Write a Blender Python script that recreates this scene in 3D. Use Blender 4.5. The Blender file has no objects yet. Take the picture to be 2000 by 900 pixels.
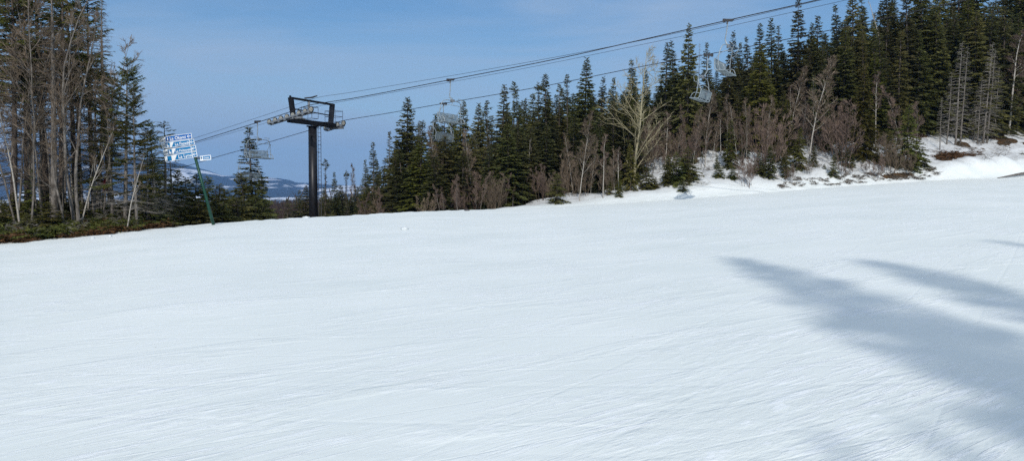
import bpy, math, random
import numpy as np
from mathutils import Vector, Matrix

random.seed(7)
rng = np.random.default_rng(11)
S = bpy.context.scene
COL = S.collection
R = math.radians
F = 1540.0
TH = math.atan(65 / F)
EYE = 1.6
SUN_E = R(31)


# ------------------------------------------------------------------ helpers
def ray(px, py):
    """photo position -> (X/Y, (Z-eye)/Y) of the sight line"""
    u = (px - 1000) / F
    v = (450 - py) / F
    y = math.cos(TH) + v * math.sin(TH)
    return u / y, (-math.sin(TH) + v * math.cos(TH)) / y


def point(px, py, Y):
    u, e = ray(px, py)
    return Vector((u * Y, Y, EYE + e * Y))


def tag(o, label=None, cat=None, group=None, kind=None):
    if label: o['label'] = label
    if cat: o['category'] = cat
    if group: o['group'] = group
    if kind: o['kind'] = kind
    return o


def empty(name, loc=(0, 0, 0), rz=0.0):
    o = bpy.data.objects.new(name, None)
    o.empty_display_size = .2
    COL.objects.link(o)
    o.location = loc
    o.rotation_euler = (0, 0, rz)
    return o


def smoothstep(x, a, b):
    t = np.clip((x - a) / (b - a), 0, 1)
    return t * t * (3 - 2 * t)


class MB:
    """collects faces for one mesh"""
    def __init__(s):
        s.v = []; s.f = []; s.n = 0

    def add(s, v, f):
        v = np.asarray(v, dtype=float).reshape(-1, 3)
        s.v.append(v)
        s.f += [tuple(i + s.n for i in q) for q in f]
        s.n += len(v)

    def quads(s, Q):
        """Q: (n,4,3)"""
        Q = np.asarray(Q, dtype=float)
        n = len(Q)
        if n == 0: return
        s.v.append(Q.reshape(-1, 3))
        idx = np.arange(n * 4).reshape(n, 4) + s.n
        s.f += list(map(tuple, idx.tolist()))
        s.n += n * 4

    def box(s, c, size, M=None):
        c = Vector(c); h = Vector(size) / 2
        vs = []
        for x in (-1, 1):
            for y in (-1, 1):
                for z in (-1, 1):
                    p = Vector((x * h.x, y * h.y, z * h.z))
                    if M is not None: p = M @ p
                    vs.append(c + p)
        s.add(vs, [(0, 1, 3, 2), (4, 6, 7, 5), (0, 4, 5, 1), (2, 3, 7, 6), (0, 2, 6, 4), (1, 5, 7, 3)])

    def beam(s, a, b, w, h, up=(0, 0, 1)):
        a = Vector(a); b = Vector(b); d = (b - a); L = d.length; d.normalize()
        side = d.cross(Vector(up)).normalized(); u2 = side.cross(d)
        M = Matrix((d, side, u2)).transposed()
        s.box((a + b) / 2, (L, w, h), M)

    def tube(s, pts, rad, sides=6, caps=True):
        pts = [Vector(p) for p in pts]
        n = len(pts)
        if not hasattr(rad, '__len__'): rad = [rad] * n
        ref = Vector((0, 0, 1))
        d0 = (pts[1] - pts[0]).normalized()
        if abs(d0.z) > .9: ref = Vector((1, 0, 0))
        a = d0.cross(ref).normalized()
        vs = []
        for i in range(n):
            d = (pts[min(i + 1, n - 1)] - pts[max(i - 1, 0)])
            if d.length < 1e-9: d = d0
            d.normalize()
            a = (a - d * a.dot(d))
            if a.length < 1e-6: a = d.orthogonal()
            a.normalize()
            b = d.cross(a)
            for k in range(sides):
                t = 2 * math.pi * k / sides
                vs.append(pts[i] + (a * math.cos(t) + b * math.sin(t)) * rad[i])
        fs = []
        for i in range(n - 1):
            for k in range(sides):
                k2 = (k + 1) % sides
                fs.append((i * sides + k, i * sides + k2, (i + 1) * sides + k2, (i + 1) * sides + k))
        if caps and sides > 3:
            fs.append(tuple(reversed(range(sides))))
            fs.append(tuple((n - 1) * sides + k for k in range(sides)))
        s.add(vs, fs)

    def disc(s, c, axis, r, th, sides=14, hole=0.0):
        """a wheel: short cylinder, optionally a ring"""
        c = Vector(c); ax = Vector(axis).normalized()
        a = ax.orthogonal().normalized(); b = ax.cross(a)
        vs = []
        for sgn in (-1, 1):
            for rr in ((r, hole) if hole > 0 else (r,)):
                for k in range(sides):
                    t = 2 * math.pi * k / sides
                    vs.append(c + ax * sgn * th / 2 + (a * math.cos(t) + b * math.sin(t)) * rr)
        fs = []
        if hole > 0:
            o0, i0, o1, i1 = 0, sides, 2 * sides, 3 * sides
            for k in range(sides):
                k2 = (k + 1) % sides
                fs += [(o0 + k, o0 + k2, o1 + k2, o1 + k), (i0 + k, i1 + k, i1 + k2, i0 + k2),
                       (o0 + k, i0 + k, i0 + k2, o0 + k2), (o1 + k, o1 + k2, i1 + k2, i1 + k)]
        else:
            for k in range(sides):
                k2 = (k + 1) % sides
                fs.append((k, k2, sides + k2, sides + k))
            fs += [tuple(reversed(range(sides))), tuple(range(sides, 2 * sides))]
        s.add(vs, fs)

    def mesh(s, name, mat, smooth=False):
        me = bpy.data.meshes.new(name)
        v = np.concatenate(s.v) if s.v else np.zeros((0, 3))
        me.from_pydata(v.tolist(), [], s.f)
        if mat: me.materials.append(mat)
        if smooth: me.polygons.foreach_set('use_smooth', [True] * len(me.polygons))
        me.update()
        return me

    def build(s, name, mat, parent=None, smooth=False):
        o = bpy.data.objects.new(name, s.mesh(name, mat, smooth))
        COL.objects.link(o)
        if parent: o.parent = parent
        return o


# ------------------------------------------------------------------ materials
def new_mat(name):
    m = bpy.data.materials.new(name); m.use_nodes = True
    nt = m.node_tree
    return m, nt, nt.nodes['Principled BSDF']


def N(nt, t, **kw):
    n = nt.nodes.new(t)
    for k, v in kw.items():
        if k.startswith('i_'):
            n.inputs[k[2:].replace('_', ' ')].default_value = v
        else:
            setattr(n, k, v)
    return n


def ramp(nt, stops, interp='LINEAR'):
    n = nt.nodes.new('ShaderNodeValToRGB')
    n.color_ramp.interpolation = interp
    el = n.color_ramp.elements
    while len(el) < len(stops): el.new(.5)
    for e, (p, c) in zip(el, stops):
        e.position = p; e.color = (*c, 1) if len(c) == 3 else c
    return n


def noise_mat(name, c1, c2, scale=5, rough=.8, spec=.2, metal=0, c3=None, obj_var=0.0, bump=0.0, rot=None, detail=4):
    m, nt, b = new_mat(name)
    tc = N(nt, 'ShaderNodeTexCoord')
    nz = N(nt, 'ShaderNodeTexNoise', i_Scale=scale, i_Detail=detail)
    vec = tc.outputs['Object']
    if rot:
        mp = N(nt, 'ShaderNodeMapping'); mp.inputs['Scale'].default_value = rot
        nt.links.new(vec, mp.inputs[0]); vec = mp.outputs[0]
    nt.links.new(vec, nz.inputs['Vector'])
    st = [(.3, c1), (.7, c2)] if c3 is None else [(.25, c1), (.5, c2), (.75, c3)]
    rp = ramp(nt, st)
    nt.links.new(nz.outputs['Fac'], rp.inputs[0])
    out = rp.outputs[0]
    if obj_var:
        oi = N(nt, 'ShaderNodeObjectInfo')
        hv = N(nt, 'ShaderNodeHueSaturation')
        mr = N(nt, 'ShaderNodeMapRange'); mr.inputs['To Min'].default_value = 1 - obj_var; mr.inputs['To Max'].default_value = 1 + obj_var
        nt.links.new(oi.outputs['Random'], mr.inputs['Value'])
        nt.links.new(mr.outputs[0], hv.inputs['Value'])
        nt.links.new(out, hv.inputs['Color']); out = hv.outputs[0]
    nt.links.new(out, b.inputs['Base Color'])
    b.inputs['Roughness'].default_value = rough
    b.inputs['Metallic'].default_value = metal
    b.inputs['Specular IOR Level'].default_value = spec
    if bump:
        bp = N(nt, 'ShaderNodeBump'); bp.inputs['Strength'].default_value = .6; bp.inputs['Distance'].default_value = bump
        nt.links.new(nz.outputs['Fac'], bp.inputs['Height']); nt.links.new(bp.outputs[0], b.inputs['Normal'])
    return m


def foliage_mat(name, dark, mid, light, var=.25, warm=.0):
    """needles: clump-sized tone changes + a little translucency"""
    m, nt, b = new_mat(name)
    tc = N(nt, 'ShaderNodeTexCoord')
    n1 = N(nt, 'ShaderNodeTexNoise', i_Scale=1.7, i_Detail=5)
    nt.links.new(tc.outputs['Object'], n1.inputs['Vector'])
    n2 = N(nt, 'ShaderNodeTexNoise', i_Scale=14, i_Detail=2)
    nt.links.new(tc.outputs['Object'], n2.inputs['Vector'])
    mx = N(nt, 'ShaderNodeMix', data_type='FLOAT'); mx.inputs[0].default_value = .45
    nt.links.new(n1.outputs['Fac'], mx.inputs[2]); nt.links.new(n2.outputs['Fac'], mx.inputs[3])
    rp = ramp(nt, [(.32, dark), (.5, mid), (.66, light)])
    nt.links.new(mx.outputs[0], rp.inputs[0])
    oi = N(nt, 'ShaderNodeObjectInfo')
    hv = N(nt, 'ShaderNodeHueSaturation')
    mr = N(nt, 'ShaderNodeMapRange'); mr.inputs['To Min'].default_value = 1 - var; mr.inputs['To Max'].default_value = 1 + var
    nt.links.new(oi.outputs['Random'], mr.inputs['Value']); nt.links.new(mr.outputs[0], hv.inputs['Value'])
    ml = N(nt, 'ShaderNodeMath', operation='MULTIPLY'); ml.inputs[1].default_value = 7.31
    fr = N(nt, 'ShaderNodeMath', operation='FRACT')
    nt.links.new(oi.outputs['Random'], ml.inputs[0]); nt.links.new(ml.outputs[0], fr.inputs[0])
    mh = N(nt, 'ShaderNodeMapRange'); mh.inputs['To Min'].default_value = .462; mh.inputs['To Max'].default_value = .505
    nt.links.new(fr.outputs[0], mh.inputs['Value']); nt.links.new(mh.outputs[0], hv.inputs['Hue'])
    nt.links.new(rp.outputs[0], hv.inputs['Color'])
    nt.links.new(hv.outputs[0], b.inputs['Base Color'])
    b.inputs['Roughness'].default_value = .65
    b.inputs['Specular IOR Level'].default_value = .08
    tr = N(nt, 'ShaderNodeBsdfTranslucent')
    nt.links.new(hv.outputs[0], tr.inputs['Color'])
    ms = N(nt, 'ShaderNodeMixShader'); ms.inputs[0].default_value = .35
    nt.links.new(b.outputs[0], ms.inputs[1]); nt.links.new(tr.outputs[0], ms.inputs[2])
    nt.links.new(ms.outputs[0], nt.nodes['Material Output'].inputs['Surface'])
    return m


M = {}
M['needle'] = foliage_mat('spruce_needles', (.044, .056, .018), (.122, .132, .042), (.225, .215, .070))
M['needle_dark'] = foliage_mat('dark_spruce_needles', (.035, .046, .018), (.096, .106, .040), (.180, .178, .068))
M['needle_olive'] = foliage_mat('olive_spruce_needles', (.050, .058, .012), (.120, .128, .028), (.20, .195, .046))
M['needle_fir'] = foliage_mat('fir_needles', (.038, .050, .014), (.110, .124, .032), (.225, .22, .060))
M['deadwood'] = noise_mat('grey_dead_twigs', (.14, .125, .105), (.34, .31, .27), 6, obj_var=.2)
M['deadbrown'] = noise_mat('brown_dead_twigs', (.07, .057, .043), (.19, .155, .12), 6, obj_var=.2)
M['bark'] = noise_mat('spruce_bark', (.045, .036, .03), (.15, .12, .10), 9, bump=.02, rot=(1, 1, .3))
M['bark_grey'] = noise_mat('grey_bark', (.065, .055, .045), (.23, .205, .175), 8, bump=.02, rot=(1, 1, .5))
M['bark_birch'] = noise_mat('pale_birch_bark', (.12, .10, .08), (.38, .35, .30), 7, c3=(.52, .49, .43), bump=.01, rot=(1, 1, 2.5))
M['bark_aspen'] = noise_mat('yellow_grey_bark', (.20, .17, .10), (.40, .36, .23), 6, bump=.01)
M['twig_red'] = noise_mat('reddish_twigs', (.07, .050, .038), (.20, .14, .107), 4, obj_var=.25)
M['twig_brown'] = noise_mat('brown_twigs', (.07, .053, .036), (.22, .165, .115), 4, obj_var=.25)
M['twig_yellow'] = noise_mat('yellow_twigs', (.20, .17, .09), (.42, .37, .23), 4)
M['black_paint'] = noise_mat('black_paint', (.007, .007, .008), (.014, .014, .017), 3, rough=.42, spec=.35)
M['galv'] = noise_mat('galvanised_steel', (.17, .18, .19), (.30, .32, .33), 12, rough=.45, metal=.35, spec=.5)
M['chair_paint'] = noise_mat('pale_grey_chair_paint', (.18, .21, .23), (.30, .35, .37), 10, rough=.4, spec=.5)
M['seat_board'] = noise_mat('grey_seat_slats', (.14, .18, .20), (.24, .29, .31), 10, rough=.6)
M['dark_steel'] = noise_mat('dark_steel', (.03, .03, .033), (.06, .06, .065), 8, rough=.5, spec=.4)
M['rope'] = noise_mat('steel_rope', (.016, .016, .018), (.035, .035, .038), 20, rough=.6)
M['tyre'] = noise_mat('sheave_liner', (.03, .03, .03), (.06, .06, .06), 20, rough=.8)
M['sheave'] = noise_mat('sheave_paint', (.28, .28, .24), (.46, .46, .41), 9, rough=.5)
M['green_post'] = noise_mat('dark_green_post_paint', (.003, .035, .022), (.007, .062, .038), 5, rough=.45, spec=.4)
M['sign_white'] = noise_mat('white_sign_plate', (.74, .77, .78), (.84, .86, .87), 4, rough=.4)
M['sign_blue'] = noise_mat('blue_sign_panel', (.006, .15, .36), (.010, .19, .42), 6, rough=.4)
M['sign_deep'] = noise_mat('deep_blue_sign_panel', (.005, .10, .36), (.008, .125, .42), 6, rough=.4)
M['sign_ink'] = noise_mat('black_sign_ink', (.03, .03, .03), (.05, .05, .05), 6)
M['litter'] = noise_mat('brown_litter', (.06, .035, .016), (.17, .085, .035), 5, obj_var=.1)
M['rock'] = noise_mat('dark_rock', (.05, .05, .055), (.12, .11, .11), 9, bump=.03)
M['bank_shadow'] = noise_mat('bank_shadow_tone', (.08, .07, .06), (.22, .20, .18), 9, bump=.02, rot=(.2, 1, 1))  # dark tone for the strip that stands in for bank shadow


# ------------------------------------------------------------------ terrain
PXE = [0, 100, 220, 300, 420, 520, 600, 700, 800, 900, 1000, 1100, 1200, 1300, 1400, 1500, 1600, 1700, 1800, 1900, 2000]
PYE = [477, 468, 457, 447, 436, 429, 425, 419.5, 414, 410.5, 407.5, 403, 398, 391, 384, 376, 368, 361, 354.5, 350, 347]
UE = np.array([ray(a, b)[0] for a, b in zip(PXE, PYE)])
EE = np.array([ray(a, b)[1] for a, b in zip(PXE, PYE)])
DU = np.array([-1.2, -.65, -.5, -.38, -.26, 0, .3, .65, 1.2]); DD = np.array([26, 30, 33, 38, 44, 52, 58, 68, 80])

_oct = []
for k in range(26):
    a = rng.uniform(0, 2 * math.pi)
    _oct.append((math.cos(a), math.sin(a), rng.uniform(0, 6.28)))


def wob(X, Y, lam, k0, n=5):
    """cheap smooth noise: sum of plane waves of wavelengths about lam"""
    s = 0
    for i in range(n):
        c, d, p = _oct[(k0 + i) % 26]
        f = 2 * math.pi / (lam * (.6 + .25 * i))
        s = s + np.sin((X * c + Y * d) * f + p)
    return s / n


def edgeD(U):
    return np.interp(U, DU, DD)


def H(X, Y):
    X = np.asarray(X, dtype=float); Y = np.asarray(Y, dtype=float)
    Ys = np.maximum(Y, 2.0)
    U = np.clip(X / Ys, -1.1, 1.1)
    D = edgeD(U)
    hE = EYE + np.interp(U, UE, EE) * D
    pl = .04 * X + .021 * Y
    plc = np.clip(X, -60, 60) * .04 + .021 * Y
    fit = hE / D * np.minimum(Y, D)
    w = smoothstep(Y, 4, 15) * (1 - smoothstep(np.abs(X / Ys), .95, 1.6))
    h = plc * (1 - w) + fit * w
    beyond = np.maximum(Y - D, 0) * w
    drop = -8 * (1 - np.exp(-beyond / 45))
    sl = np.interp(U, [0, .05, .1, .2, .3, .45, .65, 1.1], [.04, .08, .15, .31, .38, .39, .38, .38])
    rise = sl * 75 * (1 - np.exp(-beyond / 75)) * 1.02
    wr = smoothstep(U, -.10, .02)
    add = drop * (1 - wr) + rise * wr
    # wooded bank at the left
    wl = 1 - smoothstep(U, -.50, -.36)
    bank = np.minimum(beyond, 9) * .13 * (1 - smoothstep(beyond, 9, 40)) - 9 * smoothstep(beyond, 9, 70)
    add = add * (1 - wl) + bank * wl
    h = h + add
    rough = smoothstep(beyond, .3, 5)
    h = h + rough * (.22 * wob(X, Y, 5.5, 3) + .10 * wob(X, Y, 1.7, 9))
    # low ploughed berm where the groomed run ends, right-hand side
    wb = smoothstep(U, .50, .58)
    h = h + wb * np.exp(-((Y - D - 3.0) / 2.0) ** 2) * (.62 + .22 * wob(X, Y, 3, 1))
    h = h - smoothstep(U, .05, .2) * np.exp(-((Y - D - 1.2) / .9) ** 2) * .10
    # groomed surface: broad soft undulation, ragged crest
    near = (1 - smoothstep(Y, 30, 46))
    h = h + .022 * wob(X * .55 + Y * .8, Y - .7 * X, 7, 12) * smoothstep(np.hypot(X, Y), 3, 8) * (1 - rough) * near
    h = h + .035 * np.exp(-((Y - D) / 1.2) ** 2) * w * (wob(X, Y, 1.3, 5) + .6 * wob(X, Y, .6, 15))
    return h


def Hs(x, y): return float(H(x, y))


def litter_mask(X, Y):
    U = X / np.maximum(Y, 2); D = edgeD(U)
    b = Y - D
    l = (1 - smoothstep(U, -.34, -.28)) * smoothstep(b, -.1, .5) * (Y > 5)
    patch = wob(X, Y, 4.2, 7) + .5 * wob(X, Y, 1.8, 2)
    snow = smoothstep(patch, .25, .42) * smoothstep(b, 2.5, 4.5)
    l = l * (1 - snow)
    # bare earth under the bank brush at the right
    q = np.exp(-(((U - .555) / .026) ** 2 + ((b - 6) / 1.6) ** 2) * 1.4)
    q2 = np.exp(-(((U - .488) / .03) ** 2 + ((b - 1.9) / .8) ** 2) * 1.4)
    q3 = np.exp(-(((U - .345) / .06) ** 2 + ((b - 1.6) / .8) ** 2) * 1.6)
    r = smoothstep(np.maximum(q, q2 * .8) + .2 * wob(X, Y, 1.2, 4), .35, .5) * (Y > 5)
    # melted-out litter rings in the wood
    t = smoothstep(wob(X, Y, 6, 17) + .5 * wob(X, Y, 2.2, 21), .18, .45) * smoothstep(b, 4, 12) * smoothstep(U, .05, .12) * .85
    d = smoothstep(b, 5, 12) * (1 - smoothstep(U, -.05, .03)) * (Y > 5) * .9
    return np.clip(np.maximum.reduce([l, r, t, d]), 0, 1)


def grid_mesh(name, ang, rad, hf, mask=None, close=False):
    A, Rr = np.meshgrid(ang, rad)
    X = Rr * np.sin(A); Y = Rr * np.cos(A)
    Z = hf(X, Y)
    na, nr = len(ang), len(rad)
    V = np.stack([X, Y, Z], -1).reshape(-1, 3)
    i = np.arange(nr - 1)[:, None] * na + np.arange(na - 1)[None, :]
    Fq = np.stack([i, i + 1, i + na + 1, i + na], -1).reshape(-1, 4)
    Fq = Fq[:, ::-1]
    me = bpy.data.meshes.new(name)
    nf = len(Fq)
    me.vertices.add(len(V)); me.vertices.foreach_set('co', V.ravel())
    me.loops.add(nf * 4); me.loops.foreach_set('vertex_index', Fq.ravel())
    me.polygons.add(nf)
    me.polygons.foreach_set('loop_start', np.arange(nf) * 4)
    me.polygons.foreach_set('use_smooth', np.ones(nf, dtype=bool))
    me.update(calc_edges=True); me.validate()
    if mask is not None:
        at = me.attributes.new('litter', 'FLOAT', 'POINT')
        at.data.foreach_set('value', mask(V[:, 0], V[:, 1]).astype(np.float32))
        a2 = me.attributes.new('shade_debris', 'FLOAT', 'POINT')  # where bank snow is coloured darker for tree shade and debris
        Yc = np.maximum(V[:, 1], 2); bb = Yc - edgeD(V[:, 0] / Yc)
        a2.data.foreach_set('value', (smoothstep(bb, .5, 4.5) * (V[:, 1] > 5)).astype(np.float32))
    o = bpy.data.objects.new(name, me); COL.objects.link(o)
    return o


def snow_mat():
    m, nt, b = new_mat('spring_snow')
    L = nt.links.new
    geo = N(nt, 'ShaderNodeNewGeometry')
    # axes along / across the grooming direction (1, 0.7)
    rotm = N(nt, 'ShaderNodeVectorRotate', rotation_type='Z_AXIS'); rotm.inputs['Angle'].default_value = -math.atan2(.7, 1)
    L(geo.outputs['Position'], rotm.inputs['Vector'])

    def streak(sx, sy, scale, detail=3, dist=.0, rough=.55):
        mp = N(nt, 'ShaderNodeMapping'); mp.inputs['Scale'].default_value = (sx, sy, .3)
        L(rotm.outputs[0], mp.inputs[0])
        nz = N(nt, 'ShaderNodeTexNoise', i_Scale=scale, i_Detail=detail, i_Roughness=rough, i_Distortion=dist)
        L(mp.outputs[0], nz.inputs['Vector'])
        return nz.outputs['Fac']
    s1 = streak(.20, 1, 4.0, 6, .2, .62)          # broad ski-scraped bands
    s2 = streak(.09, 1, 15, 5, .5, .6)          # narrow tracks
    s3 = streak(.45, 1, 30, 4, .0, .75)       # fine scrape grain
    s4 = streak(1, 1, 60, 3, 0, .7)          # granular corn snow
    s5 = streak(.35, 1, 1.0, 5, .5, .6)           # patches where the crust is broken

    def math_(op, a, c):
        n = N(nt, 'ShaderNodeMath', operation=op)
        for k, x in enumerate((a, c)):
            if isinstance(x, (int, float)): n.inputs[k].default_value = x
            else: L(x, n.inputs[k])
        return n.outputs[0]
    br = ramp(nt, [(.50, (0, 0, 0)), (.60, (1, 1, 1))]); L(s5, br.inputs[0])
    r2 = ramp(nt, [(.50, (0, 0, 0)), (.60, (1, 1, 1)), (.66, (.2, .2, .2))]); L(s2, r2.inputs[0])
    pmn = N(nt, 'ShaderNodeTexNoise', i_Scale=.55, i_Detail=4); L(geo.outputs['Position'], pmn.inputs['Vector'])
    pm = ramp(nt, [(.42, (.08,) * 3), (.60, (1, 1, 1))]); L(pmn.outputs['Fac'], pm.inputs[0])
    h = math_('MULTIPLY', s1, .0085)
    h = math_('ADD', h, math_('MULTIPLY', math_('MULTIPLY', r2.outputs[0], pm.outputs[0]), .008))
    # ski edges crossing the run: long thin curved cuts
    for ang_, sc_, lo in ((.22, 1.15, .012), (-.35, .8, .010), (.75, .55, .010)):
        rr = N(nt, 'ShaderNodeVectorRotate', rotation_type='Z_AXIS'); rr.inputs['Angle'].default_value = -math.atan2(.7, 1) + ang_
        L(geo.outputs['Position'], rr.inputs['Vector'])
        mpp = N(nt, 'ShaderNodeMapping'); mpp.inputs['Scale'].default_value = (.05, 1, .2); L(rr.outputs[0], mpp.inputs[0])
        nn = N(nt, 'ShaderNodeTexNoise', i_Scale=sc_, i_Detail=1, i_Distortion=.3); L(mpp.outputs[0], nn.inputs['Vector'])
        q = math_('SUBTRACT', nn.outputs['Fac'], .5); qa = N(nt, 'ShaderNodeMath', operation='ABSOLUTE'); L(q, qa.inputs[0])
        cut = ramp(nt, [(0, (1, 1, 1)), (lo, (0, 0, 0))]); L(qa.outputs[0], cut.inputs[0])
        h = math_('SUBTRACT', h, math_('MULTIPLY', cut.outputs[0], .005))
    h = math_('ADD', h, math_('MULTIPLY', s3, .0055))
    amp4 = math_('MULTIPLY_ADD', br.outputs[0], .0045); 
    nt.nodes[-1].inputs[2].default_value = .0022
    h = math_('ADD', h, math_('MULTIPLY', s4, amp4))
    clod = N(nt, 'ShaderNodeTexNoise', i_Scale=9, i_Detail=5, i_Roughness=.65)
    mpc = N(nt, 'ShaderNodeMapping'); mpc.inputs['Scale'].default_value = (.45, 1, .5); L(rotm.outputs[0], mpc.inputs[0]); L(mpc.outputs[0], clod.inputs['Vector'])
    h = math_('ADD', h, math_('MULTIPLY', math_('MULTIPLY', clod.outputs['Fac'], br.outputs[0]), .032))
    bp = N(nt, 'ShaderNodeBump'); bp.inputs['Strength'].default_value = 1.0; bp.inputs['Distance'].default_value = .56
    L(h, bp.inputs['Height']); L(bp.outputs[0], b.inputs['Normal'])
    # colour: slightly grey aged snow, cleaner where scraped
    big = N(nt, 'ShaderNodeTexNoise', i_Scale=.35, i_Detail=5); L(geo.outputs['Position'], big.inputs['Vector'])
    cr = ramp(nt, [(.3, (.765, .805, .765)), (.7, (.855, .883, .838))]); L(big.outputs['Fac'], cr.inputs[0])
    # wind-blown needles and bark specks
    vo = N(nt, 'ShaderNodeTexVoronoi', i_Scale=3.2); L(geo.outputs['Position'], vo.inputs['Vector'])
    sp = N(nt, 'ShaderNodeMath', operation='LESS_THAN'); sp.inputs[1].default_value = .035; L(vo.outputs['Distance'], sp.inputs[0])
    sep = N(nt, 'ShaderNodeSeparateColor'); L(vo.outputs['Color'], sep.inputs[0])
    gt = N(nt, 'ShaderNodeMath', operation='GREATER_THAN'); gt.inputs[1].default_value = .6; L(sep.outputs[0], gt.inputs[0])
    cb = ramp(nt, [(.56, (0, 0, 0)), (.66, (1, 1, 1))]); L(clod.outputs['Fac'], cb.inputs[0])
    spk = math_('MULTIPLY', math_('MULTIPLY', sp.outputs[0], gt.outputs[0]), .55)
    scr = N(nt, 'ShaderNodeMix', data_type='RGBA'); L(math_('MULTIPLY', math_('MULTIPLY', r2.outputs[0], pm.outputs[0]), .75), scr.inputs[0]); L(cr.outputs[0], scr.inputs[6]); scr.inputs[7].default_value = (.95, .97, .97, 1)
    sc2 = N(nt, 'ShaderNodeMix', data_type='RGBA'); L(math_('MULTIPLY', math_('MULTIPLY', cb.outputs[0], br.outputs[0]), .8), sc2.inputs[0]); L(scr.outputs[2], sc2.inputs[6]); sc2.inputs[7].default_value = (.95, .97, .96, 1)  # raised crumbs coloured lighter, as painted sun highlights
    # bank snow darkened in colour for dappled tree shade, plus needle debris
    ol = N(nt, 'ShaderNodeAttribute', attribute_name='shade_debris')
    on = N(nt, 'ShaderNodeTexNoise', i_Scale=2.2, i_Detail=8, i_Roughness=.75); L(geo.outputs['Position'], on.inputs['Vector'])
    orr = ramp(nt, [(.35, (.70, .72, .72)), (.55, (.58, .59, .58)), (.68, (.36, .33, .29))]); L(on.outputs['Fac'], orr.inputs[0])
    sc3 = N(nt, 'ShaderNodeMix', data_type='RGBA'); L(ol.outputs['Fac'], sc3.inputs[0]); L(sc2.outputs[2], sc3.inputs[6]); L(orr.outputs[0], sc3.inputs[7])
    mx = N(nt, 'ShaderNodeMix', data_type='RGBA'); L(spk, mx.inputs[0]); L(sc3.outputs[2], mx.inputs[6]); mx.inputs[7].default_value = (.22, .2, .18, 1)
    # litter
    at = N(nt, 'ShaderNodeAttribute', attribute_name='litter')
    ln = N(nt, 'ShaderNodeTexNoise', i_Scale=3.5, i_Detail=6); L(geo.outputs['Position'], ln.inputs['Vector'])
    lm = math_('ADD', at.outputs['Fac'], math_('MULTIPLY', math_('SUBTRACT', ln.outputs['Fac'], .5), .9))
    lr = ramp(nt, [(.42, (0, 0, 0)), (.58, (1, 1, 1))]); L(lm, lr.inputs[0])
    lf = math_('MULTIPLY', lr.outputs[0], 1.0)
    gate = N(nt, 'ShaderNodeMath', operation='GREATER_THAN'); gate.inputs[1].default_value = .03; L(at.outputs['Fac'], gate.inputs[0])
    lf = math_('MULTIPLY', lf, gate.outputs[0])
    lc = ramp(nt, [(.3, (.022, .018, .010)), (.5, (.06, .040, .020)), (.62, (.12, .062, .025)), (.75, (.04, .045, .018))])
    ln2 = N(nt, 'ShaderNodeTexNoise', i_Scale=1.6, i_Detail=6, i_Roughness=.7); L(geo.outputs['Position'], ln2.inputs['Vector'])
    L(ln2.outputs['Fac'], lc.inputs[0])
    m2 = N(nt, 'ShaderNodeMix', data_type='RGBA'); L(lf, m2.inputs[0]); L(mx.outputs[2], m2.inputs[6]); L(lc.outputs[0], m2.inputs[7])
    L(m2.outputs[2], b.inputs['Base Color'])
    b.inputs['Roughness'].default_value = .62
    b.inputs['Specular IOR Level'].default_value = .25
    return m


ang = np.concatenate([np.linspace(-180, -50, 40)[:-1], np.linspace(-50, 50, 760), np.linspace(50, 180, 40)[1:]]) * math.pi / 180
rad = np.concatenate([[.02], np.geomspace(.4, 28, 150), np.geomspace(28.2, 95, 420)[1:], np.geomspace(96, 420, 60)])
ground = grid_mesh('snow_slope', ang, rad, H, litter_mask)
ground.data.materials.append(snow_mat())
tag(ground, 'white groomed ski run with scraped tracks, rising into a snowy wooded bank', kind='structure')

# ---- far valley and hills
PR = [-600, 0, 100, 200, 300, 340, 356, 380, 404, 433, 470, 506, 547, 565, 579, 604, 650, 720, 900, 1400, 2600]
PRY = [270, 284, 288, 300, 321, 322, 324.5, 331.6, 337, 347, 350, 350, 353, 356, 361, 362, 366, 368, 372, 372, 372]
UR = np.array([ray(a, b)[0] for a, b in zip(PR, PRY)]); ER = np.array([ray(a, b)[1] for a, b in zip(PR, PRY)])
PB = [-600, 300, 400, 425, 445, 470, 510, 560, 590, 625, 700, 1000, 2600]
PBY = [330, 335, 346, 346, 342.5, 343, 348, 356, 358, 357.5, 364, 372, 372]
UB = np.array([ray(a, b)[0] for a, b in zip(PB, PBY)]); EB = np.array([ray(a, b)[1] for a, b in zip(PB, PBY)])


def HF(X, Y):
    Ys = np.maximum(Y, 50.0); U = np.clip(X / Ys, -1.4, 1.4)
    d = np.hypot(X, Y)
    dn = Ys
    base = -11.5 - 46 * smoothstep(dn, 380, 900) + 45 * smoothstep(dn, 1500, 4200)
    base = base + 6 * wob(X, Y, 700, 2) * smoothstep(dn, 500, 1500)
    e1 = (np.interp(U, UR, ER) + .003) * 6300; e2 = np.interp(U, UB, EB) * 8600
    lumps = 26 * wob(X, Y, 1500, 4) + 12 * wob(X, Y, 500, 11)
    r1 = smoothstep(dn, 4000, 6300) ** 1.2
    f1 = np.where(dn < 6300, r1, 1 - .55 * smoothstep(dn, 6300, 7600))
    h1 = base * (1 - f1) + (e1 + lumps * (1 - f1) * 1.2) * f1
    f2 = np.where(dn < 8600, smoothstep(dn, 7300, 8600), 1 - .8 * smoothstep(dn, 8600, 9600))
    h = np.maximum(h1, e2 * f2 - 200 * (1 - f2)) + 0
    sp = smoothstep(dn, 3600, 5200) * np.maximum(0, wob(X * 1.0, Y * .35, 900, 6)) * 60 * (1 - smoothstep(dn, 5300, 6100))
    h = h + sp
    h = np.where(Y < 50, -20, h)
    return h


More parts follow.
